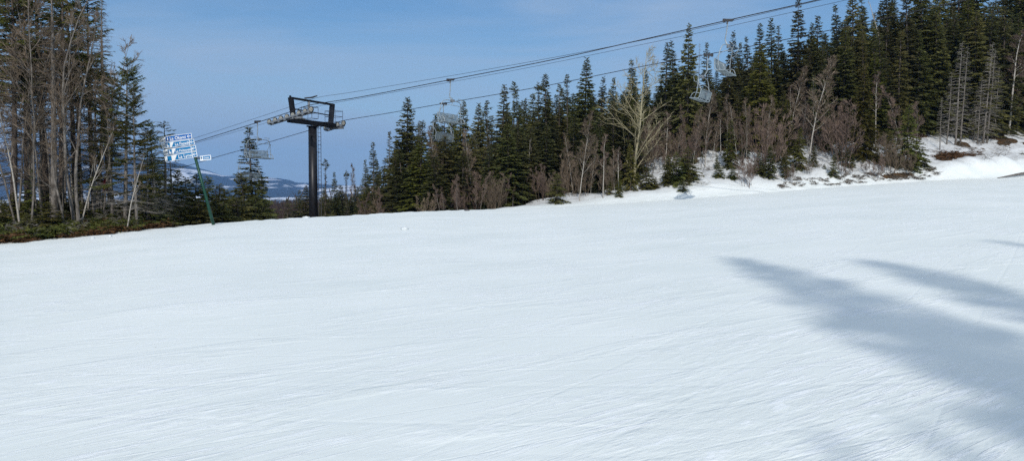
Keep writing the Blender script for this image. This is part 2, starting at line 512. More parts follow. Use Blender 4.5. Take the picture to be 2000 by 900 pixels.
ang = np.concatenate([np.linspace(-180, -42, 30)[:-1], np.linspace(-42, 0, 420)[:-1], np.linspace(0, 180, 60)]) * math.pi / 180
rad = np.concatenate([np.geomspace(260, 3500, 50), np.linspace(3560, 9800, 150)])
hills = grid_mesh('distant_hills', ang, rad, HF)
tag(hills, 'long blue wooded hills with snowy clearings above the valley', kind='structure')
m, nt, b = new_mat('far_forest_and_fields')
L = nt.links.new
geo = N(nt, 'ShaderNodeNewGeometry')
mp = N(nt, 'ShaderNodeMapping'); mp.inputs['Scale'].default_value = (1, .45, 2.2); L(geo.outputs['Position'], mp.inputs[0])
n1 = N(nt, 'ShaderNodeTexNoise', i_Scale=.0026, i_Detail=6, i_Roughness=.6, i_Distortion=.6); L(mp.outputs[0], n1.inputs['Vector'])
n3 = N(nt, 'ShaderNodeTexNoise', i_Scale=.02, i_Detail=5, i_Roughness=.7); L(geo.outputs['Position'], n3.inputs['Vector'])
ad = N(nt, 'ShaderNodeMath', operation='MULTIPLY_ADD'); ad.inputs[1].default_value = .10; L(n3.outputs['Fac'], ad.inputs[0]); L(n1.outputs['Fac'], ad.inputs[2])
# fields are commoner low down in the valley
sx = N(nt, 'ShaderNodeSeparateXYZ'); L(geo.outputs['Position'], sx.inputs[0])
hz = N(nt, 'ShaderNodeMapRange'); hz.inputs['From Min'].default_value = -40; hz.inputs['From Max'].default_value = 260
hz.inputs['To Min'].default_value = .10; hz.inputs['To Max'].default_value = -.03; L(sx.outputs[2], hz.inputs['Value'])
ny = N(nt, 'ShaderNodeMapRange'); ny.inputs['From Min'].default_value = 1200; ny.inputs['From Max'].default_value = 3000
ny.inputs['To Min'].default_value = -.3; ny.inputs['To Max'].default_value = 0; L(sx.outputs[1], ny.inputs['Value'])
a2 = N(nt, 'ShaderNodeMath', operation='ADD'); L(ad.outputs[0], a2.inputs[0]); L(hz.outputs[0], a2.inputs[1])
a3 = N(nt, 'ShaderNodeMath', operation='ADD'); L(a2.outputs[0], a3.inputs[0]); L(ny.outputs[0], a3.inputs[1])
rp = ramp(nt, [(.622, (0, 0, 0)), (.655, (1, 1, 1))]); L(a3.outputs[0], rp.inputs[0])
fc = ramp(nt, [(.35, (.012, .018, .018)), (.65, (.040, .042, .040))]); L(n3.outputs['Fac'], fc.inputs[0])
mx = N(nt, 'ShaderNodeMix', data_type='RGBA'); L(rp.outputs[0], mx.inputs[0]); L(fc.outputs[0], mx.inputs[6]); mx.inputs[7].default_value = (.78, .8, .84, 1)
L(mx.outputs[2], b.inputs['Base Color']); b.inputs['Roughness'].default_value = .9; b.inputs['Specular IOR Level'].default_value = .1
hills.data.materials.append(m)


# ------------------------------------------------------------------ conifers
def norm(a):
    return a / np.maximum(np.linalg.norm(a, axis=-1, keepdims=True), 1e-9)


def sprays(P0, D, Ln, Wd, tilt, rg):
    """needle sprays: kite-shaped faces from P0 along D"""
    n = len(P0)
    up = np.tile(np.array([0, 0, 1.0]), (n, 1)) + rg.normal(0, tilt, (n, 3))
    side = norm(np.cross(D, up))
    mid = P0 + D * (Ln * .45)[:, None]
    tip = P0 + D * Ln[:, None]
    tip[:, 2] -= Ln * .10
    return np.stack([P0, mid + side * Wd[:, None], tip, mid - side * Wd[:, None]], 1)


def spruce(seed, h=10., r=1.5, zb=.4, step=.22, nb=7, sp=.10, slen=.30, power=.85, club=0., gaps=.1, droop=1.0,
           bare=0., dead=0., lean=.0, trunk_r=None, sides=8, tilt=.55, dead_len=1.0, top_bare=False, width=.215, bend=1.0):
    """returns (trunk MB, needles MB, dead twigs MB)"""
    rg = np.random.default_rng(seed)
    T = MB(); Nn = MB(); Dt = MB()
    tr = trunk_r or h * .011 + .02
    nseg = 10
    bx = rg.normal(0, .012 * h, 3) * bend; by = rg.normal(0, .012 * h, 3) * bend

    def axis(z):
        t = z / h
        return np.array([bx[0] * t + bx[1] * math.sin(3 * t) * .5 + lean * h * t * t, by[0] * t + by[1] * math.sin(4 * t) * .5, z])
    pts = [axis(h * i / nseg) for i in range(nseg + 1)]; pts[0][2] = -.7
    T.tube(pts, [tr * (1.15 if i == 0 else 1) * (1 - i / nseg) ** .9 + .008 for i in range(nseg + 1)], sides)
    P0 = []; DD_ = []; LL = []
    z = zb
    while z < h - .05:
        t = (z - zb) / (h - zb)
        prof = (1 - t) ** power
        if club:
            prof = prof * (1 - club * smoothstep(t, .50, .72)) + .0
            prof += .42 * club * math.exp(-((t - .925) / .040) ** 2) * (1.5 / r)
        Lb = r * prof
        n_b = max(3, int(round(nb * (.65 + .35 * prof))))
        a0 = rg.uniform(0, 6.28)
        live = t >= bare
        for k in range(n_b):
            if rg.random() < gaps: continue
            az = a0 + 6.283 * k / n_b + rg.normal(0, .25)
            L_ = Lb * rg.uniform(.62, 1.18) + .10
            el = (-.32 * droop + .95 * t ** 1.6) + rg.normal(0, .10)
            d = np.array([math.cos(az), math.sin(az), 0])
            c = axis(z + rg.uniform(-.1, .1))
            ns = max(2, int(L_ / sp))
            s = (np.arange(ns) + .5) / ns
            curve = lambda s: c[None, :] + d[None, :] * (L_ * s)[:, None] * math.cos(el) + np.array([0, 0, 1.0])[None, :] * (L_ * (math.sin(el) * s - .20 * droop * s ** 2 + .16 * s ** 3 * (1 - t)))[:, None]
            if (not live) or rg.random() < dead:
                Ld = L_ * dead_len
                q = curve(np.array([0, .35, .7, 1.0]) * dead_len)
                Dt.tube(q, [.012 * (1 + L_ * .4), .010, .007, .004], 3, False)
                for s_ in rg.uniform(.25, .95, int(3 + Ld * 4)):
                    p = curve(np.array([s_ * dead_len]))[0]
                    a2 = az + rg.choice([-1, 1]) * rg.uniform(.5, 1.1)
                    l2 = .35 * Ld * (1.1 - s_) + .12
                    e = p + np.array([math.cos(a2) * l2, math.sin(a2) * l2, -.25 * l2 + rg.normal(0, .05)])
                    Dt.tube([p, (p + e) / 2 + np.array([0, 0, .02]), e], [.006, .005, .003], 3, False)
                continue
            P = curve(s)
            T.tube(curve(np.array([0, .5, .9])), [.012 + .008 * L_, .010, .004], 3, False)
            s_in = .12 if L_ > .5 else 0
            for sgn in (-1, 1):
                keep = s > s_in
                sk = s[keep]; n = len(sk)
                if n == 0: continue
                a2 = az + sgn * (rg.uniform(.65, 1.15, n))
                D2 = np.stack([np.cos(a2), np.sin(a2), rg.normal(-.12, .16, n)], 1)
                ll = slen * (.5 + .75 * np.sin(np.pi * np.clip(sk * .82 + .12, 0, 1))) * min(1.15, .40 + L_ * .7) * rg.uniform(.7, 1.25, n)
                P0.append(P[keep]); DD_.append(norm(D2)); LL.append(ll)
            # along the bough and hanging bits
            n = ns
            D3 = np.tile(d, (n, 1)); D3[:, 2] = math.sin(el) * .6 + rg.normal(0, .15, n); D3[:, :2] += rg.normal(0, .18, (n, 2))
            P0.append(P); DD_.append(norm(D3)); LL.append(np.full(n, slen * .75) * rg.uniform(.6, 1.2, n))
        z += step * (.65 + .6 * (1 - t)) * rg.uniform(.75, 1.25)
    if not top_bare:
        n = 9
        zt = h - .05 - .5 * rg.random(n) * min(1, h / 8)
        P0.append(np.array([axis(q) for q in zt]))
        a = rg.uniform(0, 6.28, n)
        DD_.append(norm(np.stack([np.cos(a) * .4, np.sin(a) * .4, np.ones(n)], 1))); LL.append(np.full(n, .16))
    if P0:
        P0 = np.concatenate(P0); DD_ = np.concatenate(DD_); LL = np.concatenate(LL)
        Nn.quads(sprays(P0, DD_, LL, LL * width, tilt, rg))
    return T, Nn, Dt


# ------------------------------------------------------------------ bare trees and shrubs
def bare_tree(seed, h=8., stems=1, spread=.5, limbs=12, twigs=7, sub=4, tr=.09, first=.3, up=.6, curve=.15, lean=(0, 0), base_spread=.0, twig_r=.009):
    rg = random.Random(seed)
    T = MB(); W = MB()

    def line(p, d, L, n, jit, upb):
        pts = [p.copy()]; d = d.normalized()
        for i in range(n):
            d = (d + Vector((rg.gauss(0, jit), rg.gauss(0, jit), rg.gauss(0, jit) * .6 + upb))).normalized()
            p = p + d * (L / n); pts.append(p.copy())
        return pts

    def at(pts, t):
        x = t * (len(pts) - 1); i = min(int(x), len(pts) - 2)
        return pts[i].lerp(pts[i + 1], x - i), (pts[i + 1] - pts[i]).normalized()

    def off(d, ang_):
        o = d.orthogonal().normalized(); o.rotate(Matrix.Rotation(rg.uniform(0, 6.283), 3, d))
        return (d * math.cos(ang_) + o * math.sin(ang_)).normalized()
    for s in range(stems):
        a = rg.uniform(0, 6.283); hs = h * (1 if s == 0 else rg.uniform(.6, .98))
        p = Vector((math.cos(a) * base_spread * rg.random(), math.sin(a) * base_spread * rg.random(), -.5))
        d = Vector((lean[0] + (math.cos(a) * .22 if stems > 1 else 0), lean[1] + (math.sin(a) * .22 if stems > 1 else 0), 1))
        r0 = tr * (hs / h) * (.8 if stems > 1 else 1)
        pts = line(p, d, hs + .5, 10, curve * .35, .02)
        T.tube(pts, [r0 * (1 - .92 * i / 10) + .005 for i in range(11)], 7)
        for k in range(limbs):
            t = first + (1 - first) * (k + rg.random()) / limbs
            q, dq = at(pts, min(t, .985))
            L1 = hs * spread * (1.08 - t) * rg.uniform(.6, 1.15) + .25
            dd = off(dq, rg.uniform(.5, 1.0))
            lp = line(q, dd, L1, 5, .14, up * .14)
            r1 = max(.008, r0 * .42 * (1.1 - t))
            T.tube(lp, [r1 * (1 - .8 * i / 5) + .003 for i in range(6)], 4, False)
            for j in range(twigs):
                t2 = .15 + .85 * (j + rg.random()) / twigs
                q2, d2 = at(lp, min(t2, .99))
                L2 = L1 * .45 * (1.15 - t2) * rg.uniform(.6, 1.2) + .18
                tp = line(q2, off(d2, rg.uniform(.4, .9)), L2, 3, .14, up * .16)
                W.tube(tp, [twig_r * 1.5, twig_r * 1.2, twig_r, twig_r * .6], 3, False)
                for i in range(sub):
                    q3, d3 = at(tp, rg.uniform(.2, .98))
                    L3 = L2 * rg.uniform(.3, .6) + .08
                    W.tube(line(q3, off(d3, rg.uniform(.35, .8)), L3, 2, .12, up * .12), [twig_r, twig_r * .8, twig_r * .5], 3, False)
    return T, W


# ------------------------------------------------------------------ prototypes (meshes) and placing
PROTO = {}


def reg(key, name, cat, parts, h):
    PROTO[key] = (name, cat, [(pn, mb.mesh(pn, M[mt], smooth=(pn == 'trunk'))) for pn, mb, mt in parts if mb.n], h)


def reg_spruce(key, need='needle', bark='bark', deadm='deadbrown', name='spruce_tree', h=10., **kw):
    T, Nn, Dt = spruce(h=h, **kw)
    reg(key, name, 'tree', [('trunk', T, bark), ('crown', Nn, need), ('dead_branches', Dt, deadm)], h)


# mid-distance conifers
reg_spruce('full_a', seed=1, h=11, r=2.2, need='needle')
reg_spruce('full_b', seed=2, h=11, r=1.95, need='needle_dark', gaps=.2)
reg_spruce('full_c', seed=3, h=11, r=2.5, need='needle', gaps=.15, power=.95)
reg_spruce('narrow_a', seed=4, h=11, r=1.45, need='needle_dark', gaps=.18, power=.75)
reg_spruce('narrow_b', seed=5, h=11, r=1.35, need='needle', gaps=.25, power=.7, bare=.12)
reg_spruce('narrow_c', seed=16, h=11, r=1.6, need='needle_dark', gaps=.3, power=.8, bare=.05, dead=.1)
reg_spruce('club_a', seed=6, h=11, r=1.55, need='needle_dark', club=.75, gaps=.2, dead=.2)
reg_spruce('club_b', seed=7, h=11, r=1.35, need='needle_dark', club=.85, gaps=.35, dead=.35)
reg_spruce('olive', seed=8, h=10, r=2.2, need='needle_olive', gaps=.12)
reg_spruce('olive_b', seed=18, h=10, r=1.9, need='needle_olive', gaps=.2, power=.8)
reg_spruce('thin', seed=9, h=10, r=1.35, need='needle', gaps=.3, dead=.35, bare=.25, deadm='deadwood', bark='bark_grey')
reg_spruce('dead', seed=10, h=9, r=1.15, bare=1.1, dead=1, gaps=.1, deadm='deadwood', bark='bark_grey', top_bare=True, name='dead_spruce', zb=1.2, trunk_r=.07, step=.3, nb=5)
reg_spruce('dead_b', seed=20, h=9, r=.9, bare=.93, dead=.9, gaps=.2, deadm='deadwood', bark='bark_grey', name='dead_spruce', zb=1.6, trunk_r=.065, step=.32, nb=5, need='needle_dark')
reg_spruce('young_a', seed=11, h=3, r=1.4, zb=.12, step=.17, sp=.075, slen=.24, need='needle_fir', name='young_spruce', power=.95)
reg_spruce('young_b', seed=12, h=3, r=1.5, zb=.10, step=.19, sp=.08, slen=.24, need='needle', name='young_spruce', power=.8, gaps=.25)
reg_spruce('mid_fir', seed=13, h=6, r=1.75, zb=.2, step=.2, sp=.085, slen=.28, need='needle_fir', name='fir_tree', gaps=.2, power=.85)
reg_spruce('dense', bend=.15, seed=21, h=11, r=1.5, need='needle', gaps=.06, power=.62, nb=10, sp=.09, step=.2, slen=.26)
# near conifers of the left stand: finer sprays
reg_spruce('near_fir', seed=14, h=11, r=2.9, zb=1.6, step=.50, nb=8, sp=.055, slen=.26, need='needle_fir', name='fir_tree', gaps=.34, power=.60, bare=.14, dead=.15, deadm='deadwood', bark='bark_grey', width=.16, droop=.45, tilt=.25)
reg_spruce('near_tall', seed=15, h=15, r=2.7, zb=2.4, step=.27, nb=7, sp=.075, slen=.26, need='needle_fir', gaps=.30, power=.5, bare=.38, dead=.3, deadm='deadbrown', width=.15, droop=.8)
reg_spruce('near_tall_b', seed=25, h=15, r=2.2, zb=2.0, step=.27, nb=7, sp=.075, slen=.26, need='needle_fir', gaps=.4, power=.5, bare=.42, dead=.45, deadm='deadbrown', width=.15)
reg_spruce('near_thin', seed=26, h=11.5, r=1.3, zb=3.0, step=.24, nb=5, sp=.08, slen=.14, need='needle_dark', gaps=.3, power=.6, bare=.95, dead=.9, deadm='deadbrown', bark='bark_grey', width=.12)
reg_spruce('near_small', seed=27, h=6, r=1.3, zb=.8, step=.22, nb=5, sp=.07, slen=.22, need='needle_fir', name='fir_tree', gaps=.3, power=.6, bare=.25, dead=.2, deadm='deadwood', bark='bark_grey', width=.15)


def reg_bare(key, name='bare_tree', cat='tree', tm='bark_grey', wm='twig_brown', h=8., **kw):
    T, W = bare_tree(h=h, **kw)
    reg(key, name, cat, [('trunk', T, tm), ('twigs', W, wm)], h)


reg_bare('shrub_red', 'bare_shrub', 'shrub', 'twig_red', 'twig_red', seed=31, h=4.5, stems=9, spread=.33, limbs=7, twigs=6, sub=4, tr=.028, first=.25, base_spread=.9, up=1.1, twig_r=.010)
reg_bare('shrub_brown', 'bare_shrub', 'shrub', 'twig_brown', 'twig_brown', seed=32, h=4.5, stems=8, spread=.36, limbs=7, twigs=6, sub=4, tr=.028, first=.2, base_spread=.8, up=1.0, twig_r=.010)
reg_bare('birch_red', 'bare_birch', 'tree', 'bark_grey', 'twig_red', seed=33, h=7.5, stems=2, spread=.24, limbs=16, twigs=8, sub=5, tr=.060, first=.3, base_spread=.5, up=.9, twig_r=.011)
reg_bare('birch_brown', 'bare_birch', 'tree', 'bark_birch', 'twig_brown', seed=34, h=7.5, stems=1, spread=.24, limbs=20, twigs=9, sub=5, tr=.040, first=.35, up=.7, curve=.07, twig_r=.011)
reg_bare('pole_birch', 'bare_birch', 'tree', 'bark_birch', 'twig_red', seed=35, h=9, stems=1, spread=.20, limbs=16, twigs=8, sub=6, tr=.085, first=.5, up=.8, curve=.1, twig_r=.011)
reg_bare('snag', 'dead_snag', 'tree', 'bark_birch', 'deadwood', seed=36, h=9, stems=1, spread=.22, limbs=5, twigs=2, sub=0, tr=.12, first=.55, up=.7)
reg_bare('aspen', 'bare_aspen', 'tree', 'bark_aspen', 'twig_yellow', seed=41, h=11, stems=1, spread=.55, limbs=24, twigs=9, sub=4, tr=.12, first=.10, up=.38, curve=.10, twig_r=.010)
reg_bare('near_birch', 'bare_birch', 'tree', 'bark_grey', 'twig_brown', seed=38, h=11, stems=3, spread=.30, limbs=11, twigs=8, sub=5, tr=.12, first=.30, base_spread=.5, up=.5, curve=.25, twig_r=.008)
reg_bare('near_birch_b', 'bare_birch', 'tree', 'bark_birch', 'twig_brown', seed=39, h=8, stems=1, spread=.28, limbs=11, twigs=7, sub=4, tr=.085, first=.45, up=.4, curve=.14, twig_r=.007)
reg_bare('near_alder', 'bare_alder', 'tree', 'bark_grey', 'twig_brown', seed=43, h=9, stems=2, spread=.42, limbs=14, twigs=7, sub=5, tr=.055, first=.40, base_spread=.4, up=.30, curve=.14, twig_r=.008)

CNT = {}


def place(key, x, y, height, wid=1.0, rz=None, label=None, group=None, cat=None, sink=0., tiltx=0., tilty=0., z=None):
    name, c, parts, h0 = PROTO[key]
    e = empty(name, (x, y, (Hs(x, y) if z is None else z) - sink), random.uniform(0, 6.283) if rz is None else rz)
    s = height / h0
    sw = s * wid
    e.scale = (sw, sw, s)
    if tiltx or tilty:
        e.rotation_euler = (tiltx, tilty, e.rotation_euler[2])
        e.rotation_mode = 'XYZ'
        Mz = Matrix.Rotation(e.rotation_euler[2], 4, 'Z'); Mt = Matrix.Rotation(tilty, 4, 'Y') @ Matrix.Rotation(tiltx, 4, 'X')
        e.rotation_euler = (Mt @ Mz).to_euler()
    for pn, me in parts:
        o = bpy.data.objects.new(pn, me); COL.objects.link(o); o.parent = e
    tag(e, label, cat or c, group)
    CNT[key] = CNT.get(key, 0) + 1
    return e


def place_tip(key, px, py, Y, **kw):
    """a tree whose tip is seen at (px, py), standing Y metres away"""
    p = point(px, py, Y)
    g = Hs(p.x, p.y)
    return place(key, p.x, p.y, p.z - g, **kw)


# --- individually recognisable spruces of the mid-distance skyline: (kind, tip x, tip y, distance, width, label)
SKY = [
    ('full_b', 579, 372, 82, 1.2, 'dark spruce low against the valley just left of the lift tower foot'),
    ('full_a', 595, 362, 88, 1.2, 'dark spruce half hidden by the left side of the lift tower pole'),
    ('narrow_c', 560, 388, 80, 1.2, 'shortest dark spruce of the few left of the lift tower foot'),
    ('club_b', 635, 311, 92, .9, 'thin club-topped spruce standing closest to the ladder of the lift tower'),
    ('full_b', 653, 337, 84, .8, 'small dark spruce with a pointed top, second beyond the lift tower'),
    ('club_a', 677, 332, 92, .8, 'club-topped dark spruce amid bare sticks some way beyond the lift tower'),
    ('dead', 693, 328, 96, .8, 'pale grey dead spruce in the gap between tower and tall dark spruces'),
    ('thin', 712, 313, 88, .8, 'ragged spruce with a small tuft on top beside the dark spruce mass'),
    ('narrow_c', 730, 277, 76, .9, 'tall thin spruce standing free at the low end of the dark wood'),
    ('thin', 760, 258, 68, .8, 'greyish sparse spruce just left of the tallest broad spruce'),
    ('full_a', 792, 192, 63, 1.15, 'tallest broad dark spruce at the low end of the wood, left of the centre chairs'),
    ('dead_b', 819, 236, 66, .8, 'grey thin-topped spruce left of the empty centre chairs'),
    ('full_b', 847, 223, 70, 1., 'dark spruce directly behind the lower chair of the centre pair'),
    ('full_c', 905, 199, 66, 1., 'broad spruce just right of the centre pair of chairs'),
    ('full_a', 931, 203, 70, 1., 'bushy blunt-topped spruce right of the centre pair of chairs'),
    ('club_b', 950, 197, 67, .8, 'slim spruce with a round tuft at its tip, right of the centre chairs'),
    ('narrow_a', 981, 166, 65, 1.15, 'tall sharp spruce rising above the line of the lower lift rope'),
    ('club_b', 1004, 160, 68, .8, 'spindly spruce with a tiny club top beside a tall sharp spruce'),
    ('full_b', 1012, 180, 62, 1.05, 'dense dark spruce behind the pale forked snag'),
    ('full_c', 1029, 193, 71, .9, 'shorter spruce squeezed between taller ones above the forked snag'),
    ('club_a', 1048, 160, 66, .9, 'spruce with a heavy cone-laden top beside the tallest of its clump'),
    ('narrow_a', 1068, 145, 63, 1.2, 'tallest dark spruce of the clump at the middle of the wood'),
    ('club_b', 1093, 165, 66, .7, 'lean spruce with a dark knob top, first of two knobbed ones'),
    ('club_b', 1107, 146, 69, .7, 'lean spruce with a dark knob top, taller of two knobbed ones'),
    ('full_a', 1141, 114, 64, 1.05, 'tall well-shaped spruce standing proud above the wood left of the yellow aspen'),
    ('full_b', 1173, 152, 67, .95, 'dark spruce between the tall well-shaped one and the yellow aspen'),
    ('narrow_b', 1198, 152, 70, .8, 'faint narrow spruce just left of the yellow aspen'),
    ('full_b', 1240, 118, 72, 1.05, 'dark spruce directly behind the top of the yellow aspen'),
    ('narrow_a', 1264, 137, 74, 1., 'low narrow spruce just right of the yellow aspen top'),
    ('narrow_a', 1300, 84, 70, 1.1, 'pointed spruce, first of a tight trio left of the near chairs'),
    ('full_b', 1318, 80, 74, .9, 'pointed spruce, middle one of a tight trio left of the near chairs'),
    ('full_a', 1345, 47, 69, .85, 'tall columnar spruce crossing the lift ropes left of the near chairs'),
    ('dead', 1364, 86, 76, .8, 'pinkish grey dead spruce top between two green spruces near the chairs'),
    ('narrow_c', 1382, 83, 74, .9, 'dark spiky spruce right behind the lower near chair'),
    ('full_b', 1428, 64, 74, .9, 'dark spruce behind the upper near chair'),
    ('narrow_b', 1446, 84, 78, .9, 'thin spruce just right of the upper near chair'),
    ('full_b', 1464, 72, 76, .9, 'dark spruce standing behind the olive green one'),
    ('narrow_a', 1483, 47, 77, 1.1, 'sharp dark spruce behind the bright olive spruce'),
    ('narrow_a', 1507, 37, 78, 1.1, 'narrow dark spruce, taller of a pair left of the high spire'),
    ('narrow_c', 1519, 50, 80, .9, 'greyer of a pair of narrow spruces left of the high spire'),
    ('full_b', 1560, -2, 76, .95, 'high dark spire of a spruce standing alone against the sky'),
    ('full_a', 1584, 46, 78, .9, 'round-shouldered spruce just right of the high spire'),
    ('narrow_b', 1599, 31, 80, 1., 'slim spruce between the high spire and the big dark wood'),
    ('full_b', 1640, 10, 80, .9, 'dark spruce at the start of the wood that fills the upper corner'),
    ('full_c', 1666, -18, 77, 1., 'tall spruce crossed by the top lift cable where the big wood begins'),
    ('full_b', 1690, -10, 80, .9, 'dark spruce behind the tall one at the start of the big wood'),
    ('olive', 1482, 88, 69, 1.15, 'bright olive green spruce right of the near chairs'),
    ('olive_b', 1712, 105, 74, 1.3, 'yellow green spruce with soft boughs below the white snag'),
    ('olive_b', 1938, 40, 82, 1.3, 'olive tinged spruce towering behind the grey dead spruces'),
    ('olive', 1240, 175, 66, 1.1, 'yellow green spruce hidden behind the yellow aspen limbs'),
    ('full_b', 491, 250, 78, 1.25, 'lone tall dark spruce behind the two chairs on the far side of the sign'),
]
for key, px, py, Y, w, lab in SKY:
    place_tip(key, px, py, Y, wid=w, label=lab, group='spruces standing out on the skyline of the wood' if px > 600 else None)

# --- filler spruces of the wood: tip line and distance bands
ENV = ([600, 640, 700, 730, 770, 800, 900, 1000, 1080, 1200, 1300, 1400, 1500, 1600, 1650, 1750, 2100], [372, 352, 345, 300, 255, 222, 215, 190, 165, 160, 115, 95, 75, 50, 10, -30, -60])
zone_lab = [
    (600, 760, 'dark spruce in the low thin wood just beyond the lift tower', 'spruces in the low wood by the tower'),
    (760, 960, 'dark spruce packed in the wood around and below the centre chairs', 'spruces packed behind the centre chairs'),
    (960, 1170, 'dark spruce packed in the wood behind the pale forked snag', 'spruces packed behind the forked snag'),
    (1170, 1330, 'dark spruce in the wood behind the yellow aspen', 'spruces behind the yellow aspen'),
    (1330, 1540, 'dark spruce in the wood behind the near pair of chairs', 'spruces behind the near pair of chairs'),
    (1540, 1760, 'dark spruce on the steep bank around the high spire', 'spruces on the bank around the high spire'),
    (1760, 2200, 'tall dark spruce in the shaded wood behind the grey dead spruces', 'spruces in the upper corner of the wood'),
]


def zlab(px):
    for a, b_, l, g in zone_lab:
        if a <= px < b_: return l, g
    return zone_lab[-1][2:] if px > 1000 else zone_lab[0][2:]


kinds = ['full_a', 'full_b', 'full_c', 'narrow_a', 'narrow_b', 'narrow_c', 'full_b', 'thin', 'olive_b']
taken = [(p[1], p[3]) for p in SKY]
px = 608.0
while px < 2120:
    for row in range(4):
        x = px + random.uniform(-9, 9)
        env = float(np.interp(x, *ENV))
        D = float(edgeD((x - 1000) / F))
        Y = D + [8, 15, 25, 38][row] + random.uniform(-3, 4)
        if x < 760: Y += 16
        if x > 1230 and row == 0: Y += 6
        if x > 1560 and row == 0 and random.random() < .35: continue
        tip = env + [random.uniform(60, 135), random.uniform(35, 90), random.uniform(18, 62), random.uniform(12, 45)][row]
        if x < 1230: tip = env + (tip - env) * .62
        key = random.choice(kinds)
        if key in ('olive_b', 'thin') and random.random() < .5: key = 'full_b'
        p = point(x, tip, Y); hgt = p.z - Hs(p.x, p.y)
        hgt = min(hgt, 17)
        if hgt < 2.5: continue
        l, g = zlab(x)
        place(key, p.x, p.y, hgt, tiltx=random.gauss(0, .018), tilty=random.gauss(0, .022), wid=random.uniform(1.0, 1.55) * (1.3 if hgt < 8 else 1), label=l, group=g)
    px += 27

# --- big wood in the upper right corner
for i, (px, py, Y, k) in enumerate([(1600, 90, 72, 'full_b'), (1650, 60, 74, 'full_a'), (1740, -30, 80, 'full_b'), (1775, -20, 78, 'narrow_a'), (1805, -45, 80, 'full_a'), (1835, -40, 84, 'full_c'), (1875, -50, 86, 'full_b'),
                                    (1905, -60, 88, 'full_a'), (1960, -60, 90, 'full_b'), (1990, -60, 88, 'full_c'), (2030, -60, 86, 'full_a'), (1760, 60, 74, 'narrow_b'), (1815, 50, 79, 'olive_b'), (1860, 30, 82, 'full_b'), (1925, 10, 86, 'narrow_c'), (1980, 30, 84, 'full_b')]):
    place_tip(k, px, py, Y, wid=1.1, label='tall dark spruce in the shaded wood behind the grey dead spruces', group='spruces in the upper corner of the wood')

# --- spruces standing on the bank at the edge of the run
FRONT = [
    ('young_b', 1334, 352, 58.3, 1.5, 'added low spreading fir covering the chair shadow by the bright young spruce'),  # added to cover the shadow a lift chair casts on the snow
    ('mid_fir', 1353, 338, 60.5, 1.0, 'added low dark fir covering the chair shadow right of the bright young spruce'),  # second added fir, put in to hide that chair shadow
    ('mid_fir', 1505, 285, 62, 1.1, 'bushy fir at the run edge directly below the bright olive spruce'),
    ('full_c', 1615, 200, 70, 1.0, 'broad dark spruce half way up the bank right of the white birch'),
    ('mid_fir', 1665, 300, 66, 1.1, 'low fir among reddish shrubs at the corner of the bank'),
    ('mid_fir', 1715, 290, 67, 1.1, 'low fir at the run edge under the tall soft green spruce'),
    ('full_c', 1440, 180, 70, 1.0, 'broad dark spruce on the bank right below the upper near chair'),
    ('mid_fir', 1455, 250, 66, .9, 'dark fir on the bank just right of the one below the near chairs'),
    ('mid_fir', 1535, 300, 62.5, 1.0, 'low bushy fir at the run edge left of the white birch'),
    ('mid_fir', 1590, 285, 65, 1.0, 'low bushy fir at the run edge right of the white birch'),
    ('olive_b', 1540, 195, 68, 1.2, 'yellow green fir part way up the steep bank'),
    ('mid_fir', 1400, 300, 64, .8, 'small dark fir on the open snow bank below the near chairs'),
    ('mid_fir', 1640, 270, 68, 1.0, 'dark fir on the bank left of the soft green spruce'),
    ('mid_fir', 1740, 255, 67, 1.1, 'green fir under the tall soft green spruce'),
    ('mid_fir', 1130, 310, 60, 1.0, 'bushy fir between the first snow bank and the yellow aspen'),
    ('mid_fir', 1205, 320, 60, 1.1, 'bushy fir crowded at the left foot of the yellow aspen'),
    ('mid_fir', 1345, 318, 60, .95, 'bright young spruce at the run edge, taller of the pair below the near chairs'),
    ('young_a', 1281, 346, 59.5, 1., 'small bushy spruce at the run edge right of the yellow aspen'),
    ('young_a', 1318, 352, 60.5, .8, 'little spruce tucked beside the bright young spruce at the run edge'),
    ('mid_fir', 1232, 280, 59, .8, 'small green spruce at the foot of the yellow aspen'),
    ('young_b', 1088, 340, 55.5, 1., 'low spruce at the run edge on the first bare snow bank'),
    ('young_b', 1190, 352, 58, 1., 'low dark spruce left of the yellow aspen foot'),
    ('mid_fir', 1427, 235, 64, .85, 'dark bushy spruce on the bank below the upper near chair'),
    ('young_a', 1482, 300, 62.5, 1.2, 'low spreading spruce at the run edge below the olive spruce'),
    ('mid_fir', 1562, 250, 64.5, .95, 'dark spruce on the bank beneath the white birch stem'),
    ('young_b', 1610, 320, 64.5, 1.2, 'low dark spruce at the run edge under the steep bank'),
    ('olive', 1692, 128, 68, .95, 'tall soft green spruce whose boughs reach down the steep bank'),
    ('mid_fir', 1775, 205, 67, 1.0, 'green spruce leaning boughs over the brown brush at the corner of the bank'),
    ('young_a', 1972, 286, 75.5, .95, 'small dark spruce alone on the snow bank near the bank top'),
    ('young_b', 1996, 318, 74, .8, 'tiny dark spruce on the berm beside the small lone one'),
]
for key, px, py, Y, w, lab in FRONT:
    place_tip(key, px, py, Y, wid=w, label=lab, group='spruces at the edge of the run')

for i in range(34):
    px = random.uniform(1180, 1800); D = float(edgeD((px - 1000) / F)); Y = D + random.choice([random.uniform(2, 6), random.uniform(6, 20)])
    u_ = ray(px, 380)[0]; x = u_ * Y
    place(random.choice(['young_a', 'young_b', 'mid_fir', 'mid_fir']), x, Y, random.uniform(.8, 2.6), wid=random.uniform(.9, 1.2), label='low young fir scattered over the snowy wooded bank', group='low young firs on the bank')

